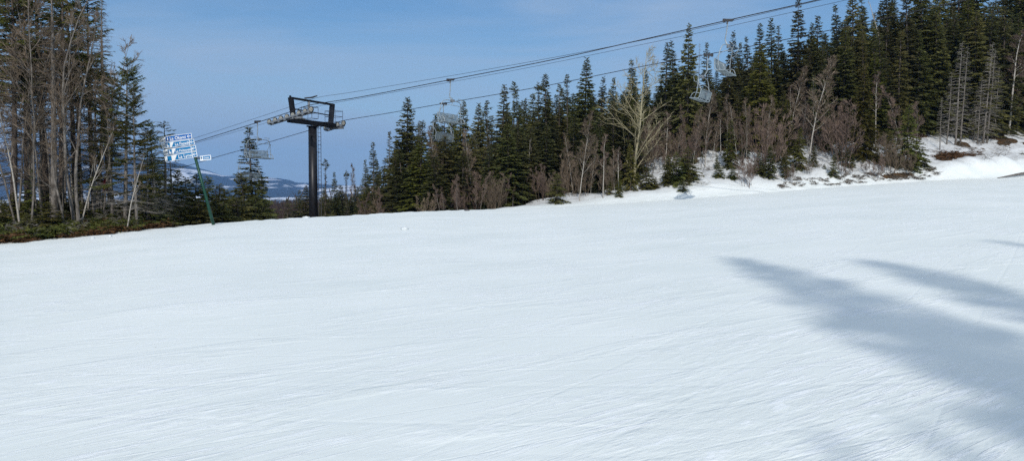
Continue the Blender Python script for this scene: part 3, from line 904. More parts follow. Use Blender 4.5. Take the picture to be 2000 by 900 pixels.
# --- dead grey spruces on the right bank
DEADS = [(1871, 82, 75, 0.05, 'dead'), (1880, 90, 76, .06, 'dead_b'), (1852, 140, 75, .05, 'dead_b'), (1838, 190, 73, .02, 'dead_b'), (1912, 150, 76, .03, 'dead'), (1925, 84, 76.5, .06, 'dead'),
         (1932, 100, 77, .05, 'dead'), (1905, 170, 77, .03, 'dead_b'), (1945, 130, 79, .04, 'dead'), (1890, 160, 80, .03, 'dead')]
for i, (px, py, Y, ty, k) in enumerate(DEADS):
    lab = 'bare grey dead spruce in the cluster above the brown brush on the bank'
    if i == 0: lab = 'tallest silvery dead spruce at the near end of the grey cluster'
    place_tip(k, px, py, Y, wid=1.15, tilty=ty, label=lab, group='grey dead spruces on the bank')

# --- bare deciduous trees and shrubs
place_tip('aspen', 1241, 100, 61, wid=1.05, rz=2.4, label='pale yellow bare aspen with limbs sweeping out low over the run edge')
place_tip('snag', 1024, 272, 60, wid=1.0, rz=.5, label='pale forked bare snag in front of the dark spruces')
place_tip('snag', 1748, -4, 84, wid=1.0, rz=4.4, label='white dead snag with a forked top high against the wood')
place_tip('pole_birch', 1975, 65, 80, wid=1.35, tilty=.10, label='leaning pale birch with a reddish twig crown near the top of the bank')
place_tip('birch_brown', 1582, 120, 66, wid=1.3, rz=.6, label='white stemmed birch with brown twigs under the high spire')
place_tip('birch_brown', 1500, 190, 67, wid=1.1, label='slim birch with a pale leaning stem below the olive spruce')
place_tip('birch_brown', 862, 258, 61, wid=.8, label='thin pale bare stem in front of the spruces under the centre chairs')
place_tip('birch_brown', 922, 262, 59, wid=.8, label='thin pale bare stem right of the centre chairs')
place_tip('birch_red', 1778, 160, 69, wid=1.0, label='reddish twin-stemmed birch beside the soft green spruce')
place_tip('pole_birch', 687, 323, 90, wid=.5, label='thin bare stick of a tree poking up beyond the lift tower')

SHR0 = [(1100, 1225, 220, 300, 2, 6, 5, ['pole_birch', 'birch_brown'], 'thin pale trunk rising in front of the spruces left of the yellow aspen', 'pale trunks left of the yellow aspen'),
        (1290, 1500, 180, 270, 6, 14, 11, ['pole_birch', 'birch_brown'], 'thin pale trunk among the reddish birches below the near chairs', 'pale trunks below the near chairs'),
        (1520, 1800, 120, 240, 8, 18, 12, ['pole_birch', 'birch_brown', 'thin'], 'thin greyish tree among the spruces of the steep bank', 'thin grey trees on the steep bank')]
SHR = SHR0 + [  # px range, tip range, distance beyond edge, count, keys, label, group
    (690, 780, 345, 395, 9, 22, 5, ['birch_red', 'shrub_brown'], 'brown bare birch scrub beyond the lift tower', 'bare scrub by the tower'),
    (830, 960, 320, 378, 2, 6, 8, ['shrub_red', 'shrub_brown', 'birch_red'], 'reddish bare shrub at the run edge below the centre chairs', 'bare shrubs below the centre chairs'),
    (960, 1110, 300, 368, 3, 8, 13, ['birch_red', 'shrub_red', 'birch_brown', 'shrub_brown'], 'reddish bare shrub near the pale forked snag', 'bare shrubs near the forked snag'),
    (1110, 1230, 290, 360, 3, 9, 10, ['birch_brown', 'shrub_brown', 'birch_red'], 'brown bare shrub between the forked snag and the yellow aspen', 'bare shrubs left of the yellow aspen'),
    (1235, 1330, 205, 300, 7, 13, 20, ['birch_brown', 'birch_red', 'shrub_brown'], 'slender bare birch just right of the yellow aspen', 'bare birches right of the yellow aspen'),
    (1320, 1450, 190, 300, 7, 19, 34, ['birch_red', 'birch_red', 'birch_brown'], 'reddish bare birch on the bank below the near chairs', 'bare birches below the near chairs'),
    (1450, 1650, 190, 310, 4, 20, 21, ['birch_red', 'birch_brown', 'shrub_red'], 'brown bare birch on the steep bank between the spruces', 'bare birches on the steep bank'),
    (1440, 1660, 290, 340, 1, 7, 17, ['shrub_brown', 'shrub_red'], 'brown bare shrub low on the bank under the white birch', 'low shrubs under the white birch'),
    (1640, 1800, 240, 330, 1, 9, 16, ['shrub_red', 'birch_red', 'shrub_brown'], 'dense reddish bare shrub at the corner of the bank', 'bare shrubs at the corner of the bank'),
    (1800, 2010, 180, 270, 14, 26, 18, ['birch_brown', 'birch_red'], 'bare stem behind the grey dead spruces', 'bare stems behind the grey dead spruces'),
    (1960, 2040, 60, 140, 12, 22, 5, ['birch_red', 'pole_birch'], 'red brown bare birch crown beside the leaning pale birch', 'red brown birches near the leaning birch'),
]
for a, b_, t0, t1, d0, d1, n, ks, lab, grp in SHR:
    for i in range(n):
        px = a + (b_ - a) * (i + random.random()) / n
        Y = float(edgeD((px - 1000) / F)) + random.uniform(d0, d1)
        place_tip(random.choice(ks), px, random.uniform(t0, t1), Y, wid=random.uniform(.85, 1.25), label=lab, group=grp)

# --- low firs between the left stand and the tower
LOW = [
    ('mid_fir', 345, 338, 44, .9, 'pointed young fir left of the leaning green sign post'),
    ('mid_fir', 382, 345, 42, 1.2, 'broad bushy fir right behind the leaning green sign post'),
    ('mid_fir', 405, 352, 46, 1.1, 'olive bushy fir just right of the leaning green sign post'),
    ('young_b', 318, 388, 38, 1.2, 'low spreading fir at the foot of the wooded bank near the sign'),
    ('young_a', 292, 372, 41, 1.1, 'small fir between the wooded bank and the sign'),
    ('mid_fir', 440, 375, 50, 1.3, 'low fir between the sign post and the lone tall spruce'),
    ('young_b', 462, 392, 47, 1.5, 'low wide fir in front of the lone tall spruce'),
    ('mid_fir', 510, 352, 66, .8, 'thin fir just right of the lone tall spruce'),
    ('young_a', 350, 398, 39, 1.3, 'low fir left of the sign post foot'),
    ('young_b', 388, 396, 39.5, 1.3, 'low fir at the sign post foot'),
    ('young_b', 268, 398, 37, 1.3, 'low fir at the outer end of the wooded bank'),
]
LOW += [
    ('mid_fir', 362, 352, 48, 1.2, 'dark fir filling the gap left of the broad bushy fir'),
    ('mid_fir', 428, 366, 44, 1.2, 'bushy fir right of the sign post foot'),
    ('mid_fir', 474, 345, 58, 1.1, 'dense fir in front of the foot of the lone tall spruce'),
    ('mid_fir', 325, 350, 47, 1.2, 'dark fir behind the spreading fir near the bank'),
    ('young_b', 500, 392, 50, 1.5, 'low fir right below the lone tall spruce'),
    ('young_b', 432, 402, 42, 1.5, 'low fir hugging the crest right of the sign post'),
    ('mid_fir', 300, 335, 44, 1.1, 'fir at the outer end of the wooded bank'),
    ('mid_fir', 275, 350, 42, 1.1, 'fir behind the grey mottled leaning stem'),
]
for key, px, py, Y, w, lab in LOW:
    place_tip(key, px, py - 6, Y, wid=w * 1.35, label=lab, group='low firs along the crest by the sign')

# --- left stand, near
LEFT = [
    ('near_tall', 12, -75, 35, 1.15, 0, 'dark tall spruce trunk nearest the frame edge of the left stand'),
    ('near_tall_b', 42, -70, 37, 1.05, 0, 'second tall dark spruce of the left stand, straight bare trunk'),
    ('near_tall', 78, -90, 38, 1.2, 0, 'tall spruce with black crown rising behind the forked grey birch'),
    ('near_tall_b', 108, -85, 36.5, 1.1, 0, 'tall spruce close behind the forked grey birch, boughs to the sky'),
    ('near_tall', 138, -45, 38, 1.05, 0, 'tall spruce with the outermost high dark boughs of the left stand'),
    ('near_tall', -30, -80, 36, 1.2, 0, 'tall spruce partly beyond the frame at the left stand'),
    ('near_tall_b', 150, 30, 40, .9, 0, 'slightly shorter spruce behind the leaning white birch'),
    ('near_thin', 212, -4, 37.5, 1.0, 0, 'thin pointed spruce with bare brown branches, outermost tall one of the left stand'),
    ('near_fir', 238, 112, 35.2, 1.0, 0, 'green fir with flat layered boughs at the outer side of the left stand'),
    ('near_fir', 176, 110, 36, .9, 0, 'fir with thin green boughs inside the left stand'),
    ('near_small', 318, 238, 39, 1.2, .02, 'small ragged fir behind the stacked blue signs'),
    ('near_fir', 262, 165, 34.5, .85, 0, 'shorter olive fir in front of the layered green fir'),
    ('near_fir', 283, 235, 35.5, .85, 0, 'shortest olive fir of the layered clump, nearest the sign'),
]
LEFT += [
    ('near_fir', 215, 190, 35.5, .9, 0, 'fir in front of the thin pointed spruce'),
    ('near_fir', 60, 110, 39, 1.1, 0, 'dark fir filling the stand behind the grey many-stemmed birch'),
    ('near_tall', 175, -35, 39.5, 1.0, 0, 'tall spruce close to the thin pointed one'),
    ('near_thin', 95, -60, 34.5, 1.1, 0, 'brown dead-branched trunk among the thick birch limbs'),
    ('near_thin', 178, 20, 37, .9, .02, 'brown dead-branched trunk between tall spruces and the thin pointed one'),
    ('near_fir', 302, 300, 38, 1.0, 0, 'low olive fir between the layered clump and the sign'),
    ('near_small', 300, 262, 37, 1.5, 0, 'small olive fir just left of the stacked blue signs'),
    ('near_small', 335, 285, 43, 1.3, 0, 'small fir close behind the stacked blue signs'),
    ('near_fir', 210, 150, 38.5, 1.0, 0, 'olive fir behind the thin pointed spruce'),
    ('near_small', 285, 300, 38, 1.2, 0, 'small fir right of the grey mottled leaning stem'),
    ('near_small', 60, 330, 34, 1.3, 0, 'small fir at the foot of the thick forked birch'),
    ('near_small', 160, 330, 36, 1.3, 0, 'small fir beside the foot of the leaning white birch'),
]
for key, px, py, Y, w, ty, lab in LEFT:
    place_tip(key, px, py, Y, wid=w, tilty=ty, label=lab, group='conifers of the near left stand')
NB = [
    ('near_alder', 75, -10, 34.5, 1.0, 0, 'bare brown alder with fine twigs high in the left stand'),
    ('near_alder', 125, 10, 35.5, .95, .03, 'bare brown alder crossing the tall dark crowns'),
    ('near_alder', 5, 0, 34, 1.0, 0, 'bare brown alder cut by the frame edge'),
    ('near_birch_b', 175, 215, 36, .8, .05, 'slender straight stem by the leaning white birch'),
    ('near_birch', 100, -25, 33.5, .95, -.06, 'thick grey birch forking near its base at the front of the left stand'),
    ('near_birch', 62, 10, 35, .8, 0, 'grey many-stemmed birch behind the thick forked one'),
    ('near_birch_b', 196, 238, 34.0, .8, .22, 'white birch stem leaning outward in the left stand'),
    ('near_birch_b', 262, 300, 33.5, .9, .12, 'grey mottled leaning stem at the outer foot of the left stand'),
    ('near_alder', 205, 75, 36, 1.05, .04, 'arching bare alder whose twigs reach over the sky toward the sign'),
    ('near_alder', 30, 40, 33, 1.0, 0, 'bare alder with pale branches in front of the dark trunks'),
    ('near_birch_b', 140, 170, 37, .8, 0, 'straight slender birch beside the leaning white one'),
    ('near_birch_b', 20, 190, 33, .8, -.05, 'slender grey birch low at the frame edge of the left stand'),
]
for key, px, py, Y, w, ty, lab in NB:
    e = place_tip(key, px, py, Y, wid=w, label=lab, group='bare trees of the near left stand')
    if ty:
        # keep the crown where it is, move the foot
        hgt = e.scale[2] * PROTO[key][3]
        e.location.x -= math.sin(ty) * hgt
        e.location.z = Hs(e.location.x, e.location.y)
        e.rotation_euler = (Matrix.Rotation(ty, 4, 'Y') @ Matrix.Rotation(e.rotation_euler[2], 4, 'Z')).to_euler()


for i in range(26):
    u_ = (random.uniform(-30, 315) - 1000) / F; Y = float(edgeD(u_)) + random.uniform(.8, 6)
    place(random.choice(['young_a', 'young_b']), u_ * Y, Y, random.uniform(.7, 1.5), wid=random.uniform(1.4, 2.0), label='knee-high spreading fir in the undergrowth at the foot of the left stand', group='knee-high firs under the left stand')

# --- low brush: fir boughs, bracken and cut brush lying on the bank (nobody could count it)
def brush(name, mat, pts, hgt, ln, seed, lab, up=.6, per=22, wdt=.09):
    rg = np.random.default_rng(seed)
    mb = MB(); Q = []
    for (x, y, s) in pts:
        z = Hs(x, y)
        for k in range(max(2, int(per / 5))):
            az = rg.uniform(0, 6.28); Lb = ln * s * rg.uniform(.5, 1.2); el = rg.uniform(.1, up)
            n = 9; t = (np.arange(n) + .5) / n
            d = np.array([math.cos(az), math.sin(az), 0])
            P = np.array([x, y, z - .03])[None] + d[None] * (Lb * t)[:, None] + np.array([0, 0, 1.])[None] * (Lb * (math.tan(el) * t - .5 * math.tan(el) * t * t) + hgt * s * rg.uniform(0, 1) * .6)[:, None]
            for sg in (-1, 1):
                a2 = az + sg * rg.uniform(.5, 1.1, n)
                D2 = norm(np.stack([np.cos(a2), np.sin(a2), rg.normal(.05, .3, n)], 1))
                LL = np.full(n, .26 * s) * (1.15 - t * .8) * rg.uniform(.6, 1.3, n)
                Q.append(sprays(P, D2, LL, LL * wdt * 1.6, .6, rg))
    mb.quads(np.concatenate(Q))
    o = mb.build(name, M[mat])
    tag(o, lab, kind='stuff')
    return o


def scatter(n, px0, px1, b0, b1, cond=None, s0=.6, s1=1.3):
    out = []
    while len(out) < n:
        u = (random.uniform(px0, px1) - 1000) / F
        Y = float(edgeD(u)) + random.uniform(b0, b1)
        if cond and not cond(u * Y, Y): continue
        out.append((u * Y, Y, random.uniform(s0, s1)))
    return out


brush('fir_undergrowth', 'needle_fir', scatter(800, -80, 330, .3, 8.5, lambda x, y: wob(x, y, 3.1, 8) < .28), .45, .85, 5, 'low green fir boughs covering the foot of the left stand')
brush('bracken', 'litter', scatter(420, -80, 330, -.1, 6, lambda x, y: wob(x, y, 2.6, 13) > -.1), .30, .65, 6, 'rusty brown dead bracken along the snow edge of the left stand', wdt=.07)
brush('brushwood', 'deadwood', scatter(420, -80, 320, .3, 9), .45, .8, 16, 'grey fallen twigs tangled under the left stand', wdt=.025, up=.9)
brush('cut_brush', 'litter', [(x, y, s * 1.0) for x, y, s in scatter(70, 1815, 1915, 4.6, 7.2)], .30, .6, 9, 'brown brush piled on the bank below the grey dead spruces', wdt=.06)
brush('bank_undergrowth', 'deadbrown', scatter(420, 1080, 2010, 2.5, 20, lambda x, y: wob(x, y, 5, 19) > -.15), .25, .8, 19, 'thin brown undergrowth poking out of the snow on the wooded bank', wdt=.025, up=1.2)
brush('bank_brush', 'deadbrown', scatter(90, 1520, 1830, .7, 2.4), .15, .5, 10, 'low brown brush along the edge of the run below the steep bank', wdt=.05)


# --- far wood down the slope: reads as one mass
def far_wood():
    rg = np.random.default_rng(77)
    con = MB(); dec = MB()
    C = []; Dq = []
    for i in range(5200):
        px = rg.uniform(230, 760); u = (px - 1000) / F
        Y = rg.uniform(95, 400) if rg.random() < .8 else rg.uniform(300, 700)
        x = u * Y; z = Hs(x, Y) if Y < 400 else float(HF(x, Y))
        hh = rg.uniform(5.5, 8.5) * (.8 + .4 * rg.random())
        iscon = rg.random() < .22
        n = 26
        zz = rg.random(n) ** (1.2 if iscon else .8) * hh
        rr = (hh - zz) * .17 if iscon else .9 * np.sqrt(np.maximum(.05, 1 - (zz / hh) ** 2)) * 1.1
        a = rg.uniform(0, 6.28, n)
        P = np.stack([x + np.cos(a) * rr * .5, Y + np.sin(a) * rr * .5, z + zz], 1)
        if iscon:
            D2 = norm(np.stack([np.cos(a), np.sin(a), np.full(n, -.1)], 1)); LL = rr * 1.0 + .15; W = LL * .32
            C.append(sprays(P, D2, LL, W, .4, rg))
        else:
            D2 = norm(np.stack([np.cos(a) * .35, np.sin(a) * .35, np.ones(n)], 1)); LL = rg.uniform(1.0, 2.4, n); W = np.full(n, .05 + Y * .00018)
            P[:, 2] = z + zz * .75
            Dq.append(sprays(P, D2, LL, W, .6, rg))
    con.quads(np.concatenate(C)); dec.quads(np.concatenate(Dq))
    tag(con.build('far_spruce_wood', M['needle_dark']), 'distant dark spruces scattered through the valley wood', kind='stuff')
    tag(dec.build('far_birch_wood', noise_mat('far_bare_twigs', (.030, .023, .022), (.085, .060, .054), .08)), 'distant purple brown bare wood filling the valley', kind='stuff')


far_wood()

# --- trees behind the viewer: they throw the long shadows over the run
for i, (px, py, hgt, w, k) in enumerate([(1425, 503, 26.0, .56, 'dense'), (1686, 507, 26, .56, 'dense'), (1747, 451, 27., .42, 'dense'), (1722, 790, 20, .26, 'dense'), (1945, 468, 27, .40, 'narrow_a'), (1560, 815, 17, .26, 'narrow_a')]):
    u, e_ = ray(px, py)
    Y = 5.
    for _ in range(40):            # where the sight line meets the run
        Y = (EYE - Hs(u * Y, Y)) / -e_ if e_ < 0 else Y
    Ls = (hgt - Hs(u * Y, Y) - .2) / math.tan(SUN_E)
    place(k, u * Y + math.sin(R(182)) * Ls, Y + math.cos(R(182)) * Ls, hgt, wid=w, label='spruce behind the viewer at the near side of the run', group='spruces on the near side of the run')


# ------------------------------------------------------------------ ski lift
K = .57                                   # plan direction of the line
nrm = math.sqrt(1 + K * K)
d_line = Vector((1, -K, 0)) / nrm
n_line = Vector((K, 1, 0)) / nrm
G = 6.2
C1, C2 = 51.7, 51.7 + G * nrm
CM = (C1 + C2) / 2


def on_plane(px, py, C):
    u, e = ray(px, py)
    Y = C / (1 + K * u)
    return Vector((u * Y, Y, EYE + e * Y))


def smooth_curve(pts, n=8):
    out = []
    P = [pts[0] * 2 - pts[1]] + pts + [pts[-1] * 2 - pts[-2]]
    for i in range(1, len(P) - 2):
        for k in range(n):
            t = k / n
            a, b_, c, d = P[i - 1], P[i], P[i + 1], P[i + 2]
            out.append(.5 * ((2 * b_) + (c - a) * t + (2 * a - 5 * b_ + 4 * c - d) * t * t + (3 * b_ - a - 3 * c + d) * t ** 3))
    out.append(pts[-1])
    return out


def cable(name, lab, pix, C, r, ext=(0, 0)):
    pts = [on_plane(a, b_, C) for a, b_ in pix]
    o = MB(); o.tube(smooth_curve(pts), r, 6)
    ob = o.build(name, M['rope'])
    tag(ob, lab, 'cable', 'cables of the chairlift')
    return ob


cable('haul_rope', 'thick nearer haul rope carrying the chairs that hang highest', [(-60, 402), (240, 319), (386, 276), (523, 233), (566, 219), (608, 205), (700, 190.5), (880, 156), (1080, 117), (1250, 79), (1422, 40), (1620, -5), (1900, -75)], C1, .027)
cable('haul_rope', 'farther haul rope passing over the outer wheels of the tower and the lower chairs', [(-60, 446), (345, 330), (415, 309), (500, 285), (600, 256), (636, 245.5), (672, 235.5), (760, 221), (880, 200), (1060, 169), (1250, 131), (1460, 92), (1600, 64), (1870, 4), (2200, -70)], C2, .024)
cable('signal_cable', 'thin cable clamped on top of the tower frame', [(-60, 398), (240, 312), (386, 268), (500, 231), (560, 211), (620, 191), (690, 180), (880, 148.5), (1080, 113), (1250, 80), (1422, 43), (1700, -22)], CM, .013)
cable('signal_cable', 'thinnest cable running just under the nearer haul rope', [(-60, 408), (386, 279), (520, 240), (609, 211), (700, 193), (900, 157), (1060, 127), (1290, 80), (1400, 57), (1655, 0), (1900, -58)], C1 + 1.6, .011)

# tower
u, e_ = ray(611, 300)
Yp = CM / (1 + K * u); Xp = u * Yp
base_z = Hs(Xp, Yp)
tower = empty('lift_tower', (Xp, Yp, base_z))
tag(tower, 'black steel chairlift tower with crossarm, pale wheels and ladder', 'lift tower')
T0 = Vector((Xp, Yp, base_z))
arm_a = on_plane(574, 232.5, C1 + .35); arm_b = on_plane(649, 248, C2 - .1)
# keep the arm straight through the top of the pole
arm_z = (arm_a.z + arm_b.z) / 2
ctr = Vector((Xp, Yp, arm_z))


def loc(p): return Vector(p) - T0


def tpart(mb, name, mat, parent=tower, smooth=False):
    o = mb.build(name, M[mat], None, smooth)
    o.data.transform(Matrix.Translation(-T0))
    o.parent = parent
    return o


AL = 2.38
pa = ctr - n_line * AL; pb = ctr + n_line * AL
dz = (arm_b.z - arm_a.z) / 2
pa.z -= dz * .3; pb.z += dz * .3
mb = MB(); mb.tube([T0 + Vector((0, 0, -1)), Vector((Xp, Yp, arm_z - .30))], [.37, .34], 24, True); tpart(mb, 'pole', 'black_paint', smooth=False)
bpole = tower.children[-1]
for p in bpole.data.polygons: p.use_smooth = len(p.vertices) == 4
mb = MB(); mb.disc((Xp, Yp, arm_z - .28), (0, 0, 1), .5, .06, 20)
for k in range(8):
    a = k * math.pi / 4; mb.disc((Xp + .43 * math.cos(a), Yp + .43 * math.sin(a), arm_z - .235), (0, 0, 1), .03, .05, 6)
tpart(mb, 'flange', 'black_paint')
mb = MB()
for s in (-.16, .16):
    mb.beam(pa + d_line * s - n_line * .2, pb + d_line * s + n_line * .2, .14, .34)
mb.beam(pa - n_line * .2, pb + n_line * .2, .20, .05)
for t in (-.9, -.45, 0, .45, .9):
    c = ctr + n_line * AL * t; mb.box(c, (.30, .10, .36), Matrix((d_line, n_line, Vector((0, 0, 1)))).transposed())
tpart(mb, 'crossarm', 'black_paint')
# lifting frame: two flat uprights and a top rail
fa = pa + n_line * .30; fb = pb - n_line * .25
ta = fa + Vector((0, 0, 1.80)) - n_line * .30; tb = fb + Vector((0, 0, 1.78)) + n_line * .22
for a, b_ in ((fa, ta), (fb, tb)):
    mb = MB(); mb.beam(a + Vector((0, 0, .12)), b_, .46, .16, up=n_line); tpart(mb, 'frame_post', 'black_paint')
mb = MB(); mb.beam(ta + Vector((0, 0, -.04)), tb + Vector((0, 0, -.04)), .14, .16); mb.beam(ta + Vector((0, 0, .0)) - d_line * .05, ta + Vector((0, 0, .14)) - d_line * .05, .12, .12, up=n_line); tpart(mb, 'top_rail', 'black_paint')
mb = MB(); mb.beam(fa.lerp(ta, .52), fb.lerp(tb, .45), .07, .08); tpart(mb, 'middle_rail', 'black_paint')
# signal cable saddle
mid = ta.lerp(tb, .42)
mb = MB(); mb.box(mid + Vector((0, 0, .20)), (.85, .12, .10), Matrix((d_line, n_line, Vector((0, 0, 1)))).transposed()); mb.tube([mid + d_line * .3 + Vector((0, 0, .2)), mid + d_line * .9 + Vector((0, 0, .30))], [.07, .05], 6)
tpart(mb, 'cable_saddle', 'dark_steel')
mb = MB(); mb.tube([mid - Vector((0, 0, .9)), mid - Vector((0, 0, .10))], .10, 10); tpart(mb, 'junction_box', 'galv')

# ladder
lx = Vector((Xp, Yp, 0)) + Vector((.47, -.02, 0))
mb = MB()
side = Vector((.93, -.35, 0)).normalized()
lad = Vector((Xp, Yp, 0)) + Vector((1, .1, 0)).normalized() * .54
zt = arm_z - .25; z0 = base_z
sd = Vector((.82, -.57, 0)) * .17
for s in (-1, 1):
    mb.tube([lad + sd * s + Vector((0, 0, z0)), lad + sd * s + Vector((0, 0, zt))], .024, 5)
z = z0 + .2
while z < zt:
    mb.tube([lad - sd + Vector((0, 0, z)), lad + sd + Vector((0, 0, z))], .017, 5); z += .32
for z in np.arange(z0 + 1, zt, 2.2):
    mb.tube([lad + Vector((0, 0, z)), Vector((Xp, Yp, z))], .02, 5)
tpart(mb, 'ladder', 'dark_steel')


# work platforms: thin guard rails round both wheel trains
def cage(c, L_, W_, name='guard_rail'):
    mb = MB()
    for zz in (0, .45, .9):
        q = [c + d_line * a * L_ / 2 + n_line * b_ * W_ / 2 + Vector((0, 0, zz)) for a, b_ in ((-1, -1), (1, -1), (1, 1), (-1, 1), (-1, -1))]
        for i in range(4): mb.tube([q[i], q[i + 1]], .017, 4)
    for a, b_ in ((-1, -1), (1, -1), (1, 1), (-1, 1)):
        p = c + d_line * a * L_ / 2 + n_line * b_ * W_ / 2
        mb.tube([p, p + Vector((0, 0, .95))], .017, 4)
    tpart(mb, name, 'dark_steel')


cage(pa + n_line * 1.0 + d_line * 1.05 + Vector((0, 0, .15)), 1.1, .7)
cage(pb - n_line * .9 + d_line * .95 + Vector((0, 0, .15)), 1.1, .9)


# wheel trains
def train(pix_a, pix_b, C, n, rw, bogies=True):
    A = on_plane(*pix_a, C); B = on_plane(*pix_b, C)
    ax = n_line
    beam = MB()
    low = Vector((0, 0, -.12))
    beam.beam(A + low - n_line * .16, B + low - n_line * .16, .05, .12)
    beam.beam(A + low * 1.6 + n_line * .14, B + low * 1.6 + n_line * .14, .05, .14)
    grp = empty('wheel_train', (0, 0, 0)); grp.parent = tower
    tpart(beam, 'beam', 'galv', grp)
    for i in range(n):
        c = A.lerp(B, i / (n - 1))
        rim = MB(); rim.disc(c, ax, rw, .09, 18, rw * .80)
        o = tpart(rim, 'wheel', 'tyre', grp)
        w = MB(); w.disc(c, ax, rw * .83, .085, 18, rw * .42); w.disc(c, ax, rw * .30, .13, 10)
        for k in range(5):
            a = k * 2 * math.pi / 5 + i
            v = d_line * math.cos(a) + Vector((0, 0, 1)) * math.sin(a)
            w.beam(c + v * rw * .2, c + v * rw * .6, .05, .05, up=n_line)
        # the painted hub belongs to its wheel: one mesh with two materials
        me = o.data; me.materials.append(M['sheave'])
        hm = w.mesh('hub', M['sheave']); hm.transform(Matrix.Translation(-T0))
        import bmesh
        bm = bmesh.new(); bm.from_mesh(me)
        n0 = len(bm.faces)
        bm.from_mesh(hm); bm.faces.ensure_lookup_table()
        for f in bm.faces[n0:]: f.material_index = 1
        bm.to_mesh(me); bm.free()
        bpy.data.meshes.remove(hm)
    # main rocker to the arm
    mb = MB(); mm = A.lerp(B, .62)
    mb.beam(mm + low * 2.2 - d_line * .75, mm + low * 2.2 + d_line * .75, .12, .16)
    mb.tube([mm + low * 2.2 - n_line * (.25 if C < CM else -.25), mm + low * 2.2 + n_line * (1.0 if C < CM else -1.0)], .07, 8)
    tpart(mb, 'rocker', 'galv', grp)
    return grp


train((526, 238.5), (608, 214), C1, 8, .215)
train((636, 251), (671, 240.5), C2, 4, .215)


# ------------------------------------------------------------------ chairs
def chair_proto():
    root = empty('lift_chair')
    Z = 3.15
    W = 1.20          # half width
    # grip (origin at the rope)
    g = MB(); g.box((0, 0, .0), (.13, .50, .13)); g.box((0, -.22, -.02), (.16, .14, .18)); g.box((0, .22, .03), (.10, .22, .08)); g.tube([(0, -.02, -.02), (0, -.02, -.22)], .05, 8)
    g.build('grip', M['dark_steel'], root)
    h = MB(); h.tube(smooth_curve([Vector(p) for p in ((0, 0, -.12), (.0, .00, -.7), (.0, -.02, -1.05), (.0, .10, -1.30), (0, .22, -1.42))], 4), .033, 8)
    h.build('hanger', M['chair_paint'], root)
    y0 = .22
    zt = -1.42; zs = -2.92
    # bail: one pipe bent over the top and down each side
    b_ = MB()
    b_.tube(smooth_curve([Vector(p) for p in ((-W, y0 + .02, zs), (-W - .06, y0 - .12, -2.45), (-W - .02, y0 - .12, -1.95), (-W + .12, y0 - .05, -1.58), (-W + .45, y0, zt - .03), (0, y0, zt), (W - .45, y0, zt - .03), (W - .12, y0 - .05, -1.58), (W + .02, y0 - .12, -1.95), (W + .06, y0 - .12, -2.45), (W, y0 + .02, zs))], 5), .026, 8)
    b_.build('bail', M['chair_paint'], root)
    c = MB(); c.box((0, y0, zt), (.34, .14, .16)); c.box((0, y0 - .07, zt - .02), (.20, .02, .20)); c.build('pivot_box', M['galv'], root)
    # seat frame pipes
    f = MB()
    for s in (-1, 1):
        f.tube(smooth_curve([Vector(p) for p in ((s * W, y0 - .36, zs + .62), (s * W, y0 - .30, zs + .2), (s * W, y0 - .20, zs), (s * W, y0 + .32, zs + .03))], 4), .026, 7)
        f.tube(smooth_curve([Vector(p) for p in ((s * W * .55, y0 - .33, zs + .6), (s * W * .55, y0 - .25, zs + .1), (s * W * .55, y0 - .12, zs - .03), (s * W * .55, y0 + .32, zs - .0))], 4), .022, 6)
        # arm rest
        f.tube(smooth_curve([Vector(p) for p in ((s * W, y0 - .34, zs + .32), (s * W, y0 + .05, zs + .36), (s * W, y0 + .22, zs + .2), (s * W, y0 + .26, zs + .03))], 4), .022, 6)
    for yy, zz in ((-.22, zs - .01), (.32, zs - .0), (-.36, zs + .62)):
        f.tube([(-W, y0 + yy, zz), (W, y0 + yy, zz)], .024, 7)
    f.build('seat_frame', M['chair_paint'], root)
    s = MB()
    for k in range(5):
        s.box((0, y0 - .14 + .105 * k, zs + .035), (2 * W - .10, .088, .028))
    s.build('seat', M['seat_board'], root)
    bk = MB()
    n = 17
    for k in range(n):
        x = -W + .12 + (2 * W - .24) * k / (n - 1)
        bk.beam((x, y0 - .24, zs + .09), (x, y0 - .345, zs + .58), .075, .022, up=(0, 1, 0))
    bk.build('backrest', M['seat_board'], root)
    # restraint bar with foot rests, raised
    r = MB()
    r.tube(smooth_curve([Vector(p) for p in ((-W + .1, y0 - .36, zs + .52), (-W + .14, y0 - .10, zs + .95), (-W + .3, y0 + .28, zs + 1.12), (0, y0 + .34, zs + 1.14), (W - .3, y0 + .28, zs + 1.12), (W - .14, y0 - .10, zs + .95), (W - .1, y0 - .36, zs + .52))], 4), .018, 6)
    for x in (-.55, .55):
        r.tube(smooth_curve([Vector(p) for p in ((x, y0 + .33, zs + 1.14), (x, y0 + .42, zs + 1.45), (x, y0 + .25, zs + 1.62))], 4), .016, 6)
        r.tube([(x - .28, y0 + .25, zs + 1.62), (x + .28, y0 + .25, zs + 1.62)], .018, 6)
    r.build('restraint_bar', M['chair_paint'], root)
    pl = MB(); pl.box((.0, y0 - .37, zs + .42), (.26, .012, .2)); pl.build('number_plate', M['galv'], root)
    return root


